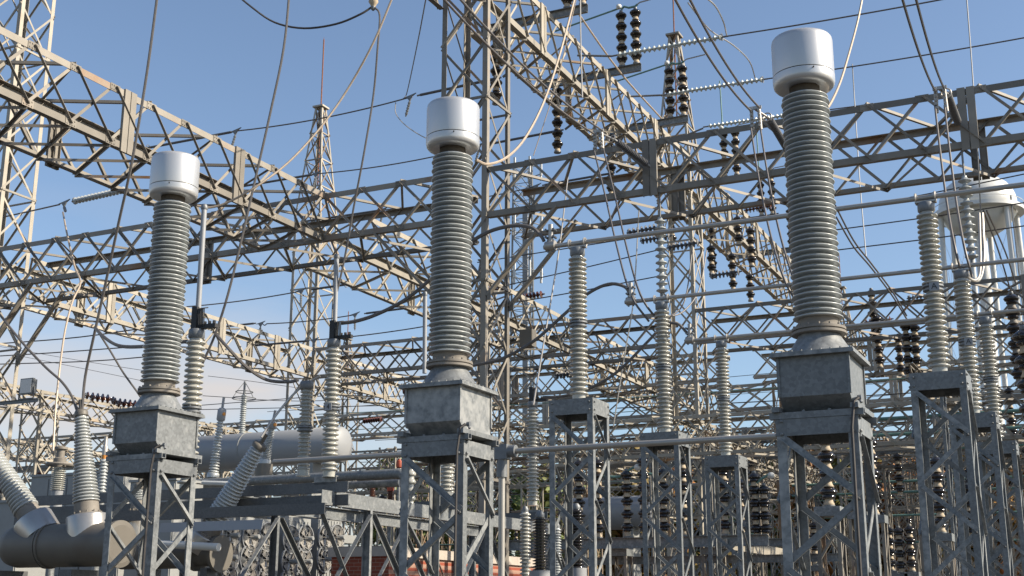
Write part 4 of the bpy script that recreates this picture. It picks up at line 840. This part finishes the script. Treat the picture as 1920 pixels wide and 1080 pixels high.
# far towers away at the right
for i, (x, y) in enumerate(((-7.5,60),(-6.2,75),(-9.5,88),(-3.0,66),(-10.2,70),(-4.5,90))):
    tower('slim lattice mast in the far yard behind the nearest transformer stand, %s from the front' % ord_[[0,3,4,1,2,5][i]], x, y, .9, [10.5,9,11,9,12,10][i], 1.3, ['truss_pale','truss','truss_rust'][i % 3], 'slim far masts', legw=.09, bw=.05, horiz=4)
for i, (x, y, L) in enumerate(((-8.6,46,10),(-10,62,12))):
    girder('low girder in the lower right background, %s from the front' % ord_[i], (x,y,[6.6,6.4][i]), 'X', L, .9, .8, 1.0, ['truss','truss_pale','truss_rust','truss'][i], 'low far girders', cw=.09, bw=.045)
    for q, xx in enumerate((x+.2, x+L*.5, x+L-1.1)):
        tower('small lattice tower under low girder %s, %s' % (ord_[i], ['left end','middle','right end'][q]), xx, y, .9, [6.55,6.35][i], 1.1, 'truss', 'small lattice towers under the low girders', legw=.08, bw=.045, horiz=0)
    for q in range(6):
        place('stack5', make_stack(5), 'black insulator standing on low girder %s, %s from the left' % (ord_[i], ord_[q]), (x+.8+q*L/6.5,y+.45,[7.45,7.25][i]) if q % 2 else (x+.8+q*L/6.5,y+.2,[4.7,4.5][i]), 0, 'black insulators on the low girders')
girder('receding girder at the right, running back from the crossing girder', (1.0,26.1,ZB), 'Y', 13, 1.25, H1, 1.04, 'truss_pale', 'receding lattice girders')
# receding lower girders seen between the stands
for i, (x, y, z) in enumerate(((-21.5,45,8.2),(-9.5,44,8.6),(-5.6,56,9.4))):
    girder('mid-height girder receding in the background, %s from the left' % ord_[i], (x,y,z), 'Y', 16, .9, .8, 1.0, ['truss_pale','truss_rust','truss_pale'][i], 'mid-height receding girders', cw=.09, bw=.045)

# more racks and wires across the yard
def rack(i, x, y, L, z, side, m):
    wd = '%s %s rack' % (ord_[i], side)
    girder('thin girder of the %s in the far yard' % wd, (x,y,z), 'X', L, .7, .65, 1.0, m, 'far racks', cw=.085, bw=.045)
    for q, xx in enumerate((x+.1, x+L-.8)): tower('%s lattice leg of the %s in the far yard' % (['left','right'][q], wd), xx, y, .7, z-.03, 1.0, m, 'far rack legs', legw=.085, bw=.045, horiz=0)
    for q in range(3): place('stack4', make_stack(4), '%s insulator hanging from the %s' % (ord_[q], wd), (x+1.5+q*(L-3)/2,y+.35,z-1.5), 0, 'insulators on the far racks')
for i, (x, y, L, z) in enumerate(((-13.2,43.5,8,6.9),(-4.6,49,8,8.2),(-12,65,10,8.6),(-2.5,70,10,9.0))): rack(i, x, y, L, z, 'right', ['galv','truss','truss_pale','galv'][i % 4])
for i, (x, y, L, z) in enumerate(((-30,46,9,6.5),(-22,50,9,7.6),(-34,58,10,8.6),(-24,63,10,6.4),(-20,72,10,8.8),(-38,76,12,7.4))): rack(i, x, y, L, z, 'middle', ['truss_pale','truss','truss_rust'][i % 3])
for i, (x, y, z, L) in enumerate(((-4.0,34,7.4,22),(-2.2,50,9.0,22),(-11.2,36,6.6,20),(-15.8,46,7.6,20))):
    girder('thin girder running straight back through the far yard, %s' % ord_[i], (x,y,z), 'Y', L, .7, .65, 1.0, ['truss','galv','truss_pale'][i % 3], 'thin receding girders', cw=.085, bw=.045)
    for q in (0, 2): tower('lattice post under the %s thin receding girder, %s' % (ord_[i], ['near','middle','far'][q]), x-.7, y+.5+q*9, .7, z-.03, 1.1, 'galv', 'posts of the receding girders', legw=.08, bw=.045, horiz=0)
rnd = random.Random(11)
for i in range(46):
    y = rnd.uniform(44, 100); z = 2.8+y*rnd.uniform(.03, .17); x0 = -.483*y-rnd.uniform(-6, 16); L = rnd.uniform(14, 40)
    cable('one of many thin level wires strung across the far yard', sag((x0,y,z),(min(x0+L, 8),y,z+rnd.uniform(-.1,.1)), rnd.uniform(.05,.4)), rnd.uniform(.012,.022), ['wire','wire_dark','verdigris','alu'][i % 4], 'wire', 'thin wires of the far yard', 'conductor')
for i in range(26):
    y = rnd.uniform(38, 80); x = -.3*y+rnd.uniform(-4, 13); z = rnd.uniform(6, 11)
    cable('one of many thin dropper wires hanging in the far yard', smooth([(x,y,z),(x+rnd.uniform(-.2,.2),y,z*.6),(x+rnd.uniform(-.8,.8),y,2.5)]), .014, ['wire','alu'][i % 2], 'wire', 'dropper wires of the far yard', 'dropper')

# low yard at the left
gL = girder('slim low girder slanting across the lower left in front of the cloud', (-33.2,24,8.25), 'Y', 24, .9, .75, .9, 'truss_pale', 'low left girders', cw=.10, bw=.045)
girder('second slim low girder slanting across the lower left, farther and lower', (-40.0,34,7.6), 'Y', 24, .9, .7, .9, 'truss_pale', 'low left girders', cw=.09, bw=.045)
for i, (x, y) in enumerate(((-34.1,31.5),(-34.1,41.5),(-40.9,42.5),(-47,44),(-31,50))):
    tower('slim lattice mast in the low yard at the left, %s from the left tower' % ord_[i], x, y, .9, [8.9,8.9,8.3,9.5,9][i], 1.1, 'truss_pale', 'slim left masts', legw=.09, bw=.05, horiz=0)
LY = [(30,3.9,'truss'),(30.5,5.2,'galv'),(33,5.6,'truss_pale'),(34,6.6,'truss'),(36,7.0,'galv'),(39,6.9,'truss_pale'),(42,7.9,'galv'),(44,6.2,'truss')]
for i, (y, z, m) in enumerate(LY):
    x0 = W(-30,900,Y=y).x; L = 9.5 if i < 5 else 14
    beam('%s steel bar crossing the low yard behind the upright bushing' % ord_[i], (x0,y,z), (x0+L,y,z), .13, m, 'low left bars', 'C')
    for q in range(3):
        xx = x0+1.0+q*2.5+(i % 3)*.5
        place('stackr%d' % (i % 2), make_stack(4, ['porcelain_brown','porcelain_black'][i % 2], 'collar'), 'small dark insulator hanging from the %s low yard bar, %s from the left' % (ord_[i], ord_[q]), (xx,y,z-1.6), 0, 'small dark insulators in the left yard')
for i, (px, pyy) in enumerate(((158,741),(168,745),(209,752),(217,756))):
    P = W(px,pyy,Y=33); string('%s short red-brown string on the slim low girder at the left' % ord_[i], P, P+V((.45,.9,-.02)), 'porcelain_brown', 'short red-brown strings', 5, .14)
for i, (px, py_, y, kind) in enumerate([(1175,437,34,'b'),(1200,452,38,'b'),(1250,465,36,'b'),(1330,518,40,'b'),(1395,395,44,'r'),(1040,705,40,'b'),(755,735,44,'r'),(680,790,50,'r'),(1620,605,50,'r'),(1700,560,46,'b'),(900,548,38,'r'),(965,560,38,'r')]):
    P = W(px,py_,Y=y); string('level string of %s discs in the background, %s from the list of far strings' % (['red-brown','dark'][kind == 'b'], ord_[i % 10]) if 0 else 'level string of %s discs, %s' % (['red-brown','dark'][kind == 'b'], ['left of the grey disc string','just under the first one left of the grey disc string','behind the grey disc string','below the second bus pipe','near the strain posts above the first bus pipe','left of the first bus post foot','left of the middle transformer tank','above the far pale tank end','right of the nearest transformer flange','beside the nearest right bus post','left of the central tower leg','right of the central tower leg'][i]), P, P+V((1.15,0,.05)), 'porcelain_brown' if kind == 'r' else 'rubber', 'level background strings', 8, .13)

# ================================================================== water tower and radio mast
P = W(1833,388,Y=172); zc = P.z; t = thing('water_tower', 'white water tower with a flat-sided tank and walkway behind the right-hand bus posts', 'water tower', (P.x,P.y,0)); rr = 5.0
MB().lathe([(.3,zc-4.2),(2.2,zc-3.9),(3.8,zc-2.9),(4.75,zc-1.5),(5.0,zc-.4),(5.0,zc+.4),(4.85,zc+1.2),(4.55,zc+2.0),(4.0,zc+2.75),(3.2,zc+3.4),(2.1,zc+3.85),(1.0,zc+4.08),(.2,zc+4.12)], n=56).build('tank', 'white_paint', t)
MB().lathe([(4.9,zc-1.35),(5.85,zc-1.3),(5.85,zc-1.2),(4.9,zc-1.18)], n=56, caps=False).torus((0,0,zc-.1), 5.8, .05, n=56).lathe([(5.82,zc-1.2),(5.82,zc-.75)], n=56, caps=False).build('walkway', 'white_paint', t)
for i in range(6):
    a = i*math.pi/3+.35; c, s = math.cos(a), math.sin(a); MB().cyl((5.9*c,5.9*s,0), (4.9*c,4.9*s,zc-.6), .36, 14).build('leg', 'white_paint', t)
MB().cyl((0,0,0), (0,0,zc-4), .8, 20).build('riser', 'white_paint', t)
for i in range(6):
    a, b = i*math.pi/3+.35, (i+1)*math.pi/3+.35; mb = MB()
    for (z0, z1) in ((zc-18,zc-4),(zc-32,zc-18),(zc-46,zc-32)):
        k = lambda z: 5.9-(z/(zc+.3)); mb.tube([(k(z0)*math.cos(a),k(z0)*math.sin(a),z0),(k(z1)*math.cos(b),k(z1)*math.sin(b),z1)], .03, 4).tube([(k(z1)*math.cos(a),k(z1)*math.sin(a),z1),(k(z0)*math.cos(b),k(z0)*math.sin(b),z0)], .03, 4)
    mb.build('tie_rod', 'white_paint', t)
a = .35+math.pi*5/3; MB().tube([(5.6*math.cos(a)+.6,5.6*math.sin(a),0),(5.0*math.cos(a)+.6,5.0*math.sin(a),zc)], .12, 5).build('ladder', 'galv', t)

P = W(985,500,Y=136); t = thing('radio_mast', 'tall bluish lattice radio mast with antennas behind the central tower', 'radio mast', (P.x,P.y,0)); Hm = 56; w = 1.5
cs = [(-w,-w*.6),(w,-w*.6),(0,w)]
for x, y in cs: MB().cyl((x*1.25,y*1.25,0), (x*.85,y*.85,Hm), .13, 6).build('leg', 'galv', t)
for k in range(3):
    (ax, ay), (bx, by_) = cs[k], cs[(k+1) % 3]; mb = MB()
    for i in range(24):
        z0, z1 = i*Hm/24, (i+1)*Hm/24; f0 = 1.25-.4*z0/Hm; f1 = 1.25-.4*z1/Hm
        mb.tube([(ax*f0,ay*f0,z0),(bx*f1,by_*f1,z1)], .06, 4).tube([(bx*f0,by_*f0,z0),(ax*f1,ay*f1,z1)], .06, 4).tube([(ax*f1,ay*f1,z1),(bx*f1,by_*f1,z1)], .05, 4)
    mb.build('lacing', 'galv', t)
MB().box(-.35,-.1,0,.35,.1,Hm-6).build('cable_ladder', 'tank_pale', t)
for z in (Hm-.5, Hm-8, Hm-14):
    MB().torus((0,0,z), 2.2, .07, n=20).build('antenna_platform', 'galv', t)
    for i in range(7): a = i*.9; MB().box(2.2*math.cos(a)-.12,2.2*math.sin(a)-.1,z-.9,2.2*math.cos(a)+.12,2.2*math.sin(a)+.1,z+1.2).build('antenna', 'white_paint', t)

# ================================================================== trees at the back
def crown_mesh(seed, m, H, Rr, N=2600):
    rnd = random.Random(seed); mb = MB(); cl = []
    for i in range(34):
        a = rnd.uniform(0, 6.283); h = rnd.uniform(.28, 1.0); q = math.sin(min(1, (1.08-h)*1.35)*1.57)
        cl.append((Rr*q*rnd.uniform(.1, .9)*math.cos(a), Rr*q*rnd.uniform(.1, .9)*math.sin(a), H*h, rnd.uniform(.13, .3)*Rr))
    for i in range(N):
        x, y, z, r = rnd.choice(cl); d = V((rnd.gauss(0,1), rnd.gauss(0,1), rnd.gauss(0,1))).normalized(); p = V((x,y,z))+d*r*rnd.uniform(.55, 1.12)
        u = V((rnd.gauss(0,1), rnd.gauss(0,1), rnd.gauss(0,.6))).normalized(); w_ = d.cross(u); w_ = (w_ if w_.length > .1 else u.orthogonal()).normalized(); s = rnd.uniform(.14, .34)
        mb.add([p-u*s, p+w_*s*.55, p+u*s, p-w_*s*.55+d*s*.2], [(0,1,2,3)])
    me = bpy.data.meshes.new('crown'); me.from_pydata(mb.v, [], mb.f); me.materials.append(M[m]); return me
CM = [crown_mesh(1,'leaf',9,3.4), crown_mesh(2,'leaf_autumn',8,3.2), crown_mesh(3,'leaf',10,3.8), crown_mesh(4,'leaf_autumn',7,3.0)]
TM = MB().tube([(0,0,0),(.1,0,2),(0,.1,4.5),(.1,0,7)], [.28,.22,.15,.05], 8).tube([(.05,0,2.5),(1.2,.3,5)], [.1,.03], 5).tube([(.05,0,3),(-1.1,-.3,5.4)], [.1,.03], 5).mesh('trunk', 'bark')
def tree(label, px, ptop, Y, k, group):
    P = W(px,ptop,Y=Y); h = [9.2,8.2,10.2,7.2][k]; s = max(.5, P.z/h*1.12); t = thing('tree', label, 'tree', (P.x,Y,0), random.uniform(0,6), group); t.scale = (s*1.15, s*1.15, s)
    for nm, me in (('trunk', TM), ('crown', CM[k])): o = bpy.data.objects.new(nm, me); col.objects.link(o); o.parent = t
    return t
TR = [(1000,905,95,0,'dark green tree right of the central tower leg'),(975,915,105,2,'green tree at the foot of the radio mast'),(738,893,110,0,'green tree beyond the elbow pipe'),(768,905,112,2,'green tree behind the middle stand'),
 (1165,888,120,3,'yellowing tree behind the first low insulators'),(1195,878,115,1,'autumn tree between the first and second bus stands'),(1250,895,118,1,'autumn tree inside the second bus stand'),(1305,902,120,0,'green tree right of the second bus stand'),(1345,905,124,3,'olive tree left of the third bus stand'),(1400,900,122,1,'autumn tree right of the third bus stand'),
 (1460,880,100,0,'green tree at the left leg of the nearest stand'),(1500,870,104,2,'tall green tree inside the nearest stand, left'),(1545,862,100,3,'yellow-green tree inside the nearest stand, middle'),(1590,872,98,2,'green tree inside the nearest stand, right'),(1640,905,96,1,'orange autumn tree right of the nearest stand'),(1680,895,92,1,'orange-brown tree left of the right-hand bus stands'),(1715,880,100,0,'dark green tree left of the right-hand bus stands'),(1750,900,94,2,'green tree inside the nearest right bus stand'),
 (1800,895,96,0,'green tree between the right-hand bus stands'),(1850,870,90,3,'olive tree behind the middle right bus stand'),(1895,880,92,2,'dark green tree near the right edge'),(1925,870,90,1,'autumn tree at the right edge'),(1060,930,130,2,'green tree behind the first bus stand'),(1110,925,128,0,'dark tree behind the first bus stand, right'),(870,935,125,0,'green tree seen through the middle stand')]
for px, pt, Y_, k, lb in TR: tree(lb, px, pt, Y_, k, 'trees beyond the yard')
# far low wood closing the horizon
rnd = random.Random(5); mb = MB()
for i in range(16000):
    x = rnd.uniform(-260, 120); y = 190+rnd.uniform(0, 14)+abs(x)*.1; hh = 5.5+2.5*noise.noise(V((x*.05, 0, 0)))+1.6*noise.noise(V((x*.3, 3, 0))); z = rnd.uniform(0, hh)
    u = V((rnd.gauss(0,1), rnd.gauss(0,1), rnd.gauss(0,1))).normalized(); w_ = u.orthogonal(); s = rnd.uniform(.5, 1.2); p = V((x,y,z)); mb.add([p-u*s,p+w_*s*.6,p+u*s,p-w_*s*.6], [(0,1,2,3)])
o = mb.build('distant_wood', 'leaf'); o['kind'] = 'stuff'; o['label'] = 'low distant wood along the horizon'

# ------------------------------------------------------------------ light, sky, output
SAZ, SEL = 101.0, 33.0     # sun azimuth from the viewing direction (clockwise) and height
az = R(SAZ)-YAW            # clockwise from +Y
sd = V((math.sin(az)*math.cos(R(SEL)), math.cos(az)*math.cos(R(SEL)), math.sin(R(SEL))))
sl = bpy.data.lights.new('sun', 'SUN'); sl.energy = 4.9; sl.angle = R(.5); sl.color = (1, .89, .72)
so = bpy.data.objects.new('sun', sl); col.objects.link(so); so.rotation_euler = sd.to_track_quat('Z', 'Y').to_euler(); so.location = (30, 0, 40)
w = bpy.data.worlds.new('World'); sc.world = w; w.use_nodes = True; n = w.node_tree.nodes; l = w.node_tree.links
bg = n['Background']; sky = n.new('ShaderNodeTexSky'); sky.sky_type = 'NISHITA'; sky.sun_disc = False
sky.sun_elevation = R(SEL); sky.sun_rotation = az; sky.air_density = 1.0; sky.dust_density = .9; sky.ozone_density = 2.5
tc = n.new('ShaderNodeTexCoord'); sep = n.new('ShaderNodeSeparateXYZ'); l.new(tc.outputs['Generated'], sep.inputs[0])
mp = n.new('ShaderNodeMapping'); mp.inputs['Scale'].default_value = (1.2, 1.2, 5.5); mp.inputs['Location'].default_value = (.3, .1, .2); l.new(tc.outputs['Generated'], mp.inputs[0])
nz = n.new('ShaderNodeTexNoise'); nz.inputs['Scale'].default_value = 2.2; nz.inputs['Detail'].default_value = 7; nz.inputs['Roughness'].default_value = .5; l.new(mp.outputs[0], nz.inputs['Vector'])
# cloud bank low towards the west (left)
r1 = n.new('ShaderNodeMapRange'); r1.inputs['From Min'].default_value = .31; r1.inputs['From Max'].default_value = .12; l.new(sep.outputs['Z'], r1.inputs['Value'])
r2 = n.new('ShaderNodeMapRange'); r2.inputs['From Min'].default_value = -.38; r2.inputs['From Max'].default_value = -.66; l.new(sep.outputs['X'], r2.inputs['Value'])
r3 = n.new('ShaderNodeMapRange'); r3.inputs['From Min'].default_value = .36; r3.inputs['From Max'].default_value = .66; l.new(nz.outputs['Fac'], r3.inputs['Value'])
m1 = n.new('ShaderNodeMath'); m1.operation = 'MULTIPLY'; l.new(r1.outputs[0], m1.inputs[0]); l.new(r2.outputs[0], m1.inputs[1])
m1b = n.new('ShaderNodeMath'); m1b.operation = 'MULTIPLY'; m1b.inputs[1].default_value = 1.7; m1b.use_clamp = True; l.new(m1.outputs[0], m1b.inputs[0])
m2 = n.new('ShaderNodeMath'); m2.operation = 'MULTIPLY'; l.new(m1b.outputs[0], m2.inputs[0]); l.new(r3.outputs[0], m2.inputs[1])
mx = n.new('ShaderNodeMix'); mx.data_type = 'RGBA'; mx.inputs['B'].default_value = (4.4, 4.2, 4.15, 1)
l.new(m2.outputs[0], mx.inputs['Factor']); hs = n.new('ShaderNodeHueSaturation'); hs.inputs['Saturation'].default_value = .96; hs.inputs['Value'].default_value = 1.03; l.new(sky.outputs[0], hs.inputs['Color']); l.new(hs.outputs[0], mx.inputs['A']); l.new(mx.outputs['Result'], bg.inputs['Color']); bg.inputs['Strength'].default_value = .10
sc.view_settings.view_transform = 'Standard'; sc.view_settings.look = 'None'; sc.view_settings.exposure = .74; sc.view_settings.gamma = 1; sc.view_settings.use_curve_mapping = False
sc.render.engine = 'CYCLES'; sc.cycles.max_bounces = 5
sc.render.resolution_x = 1024; sc.render.resolution_y = 576
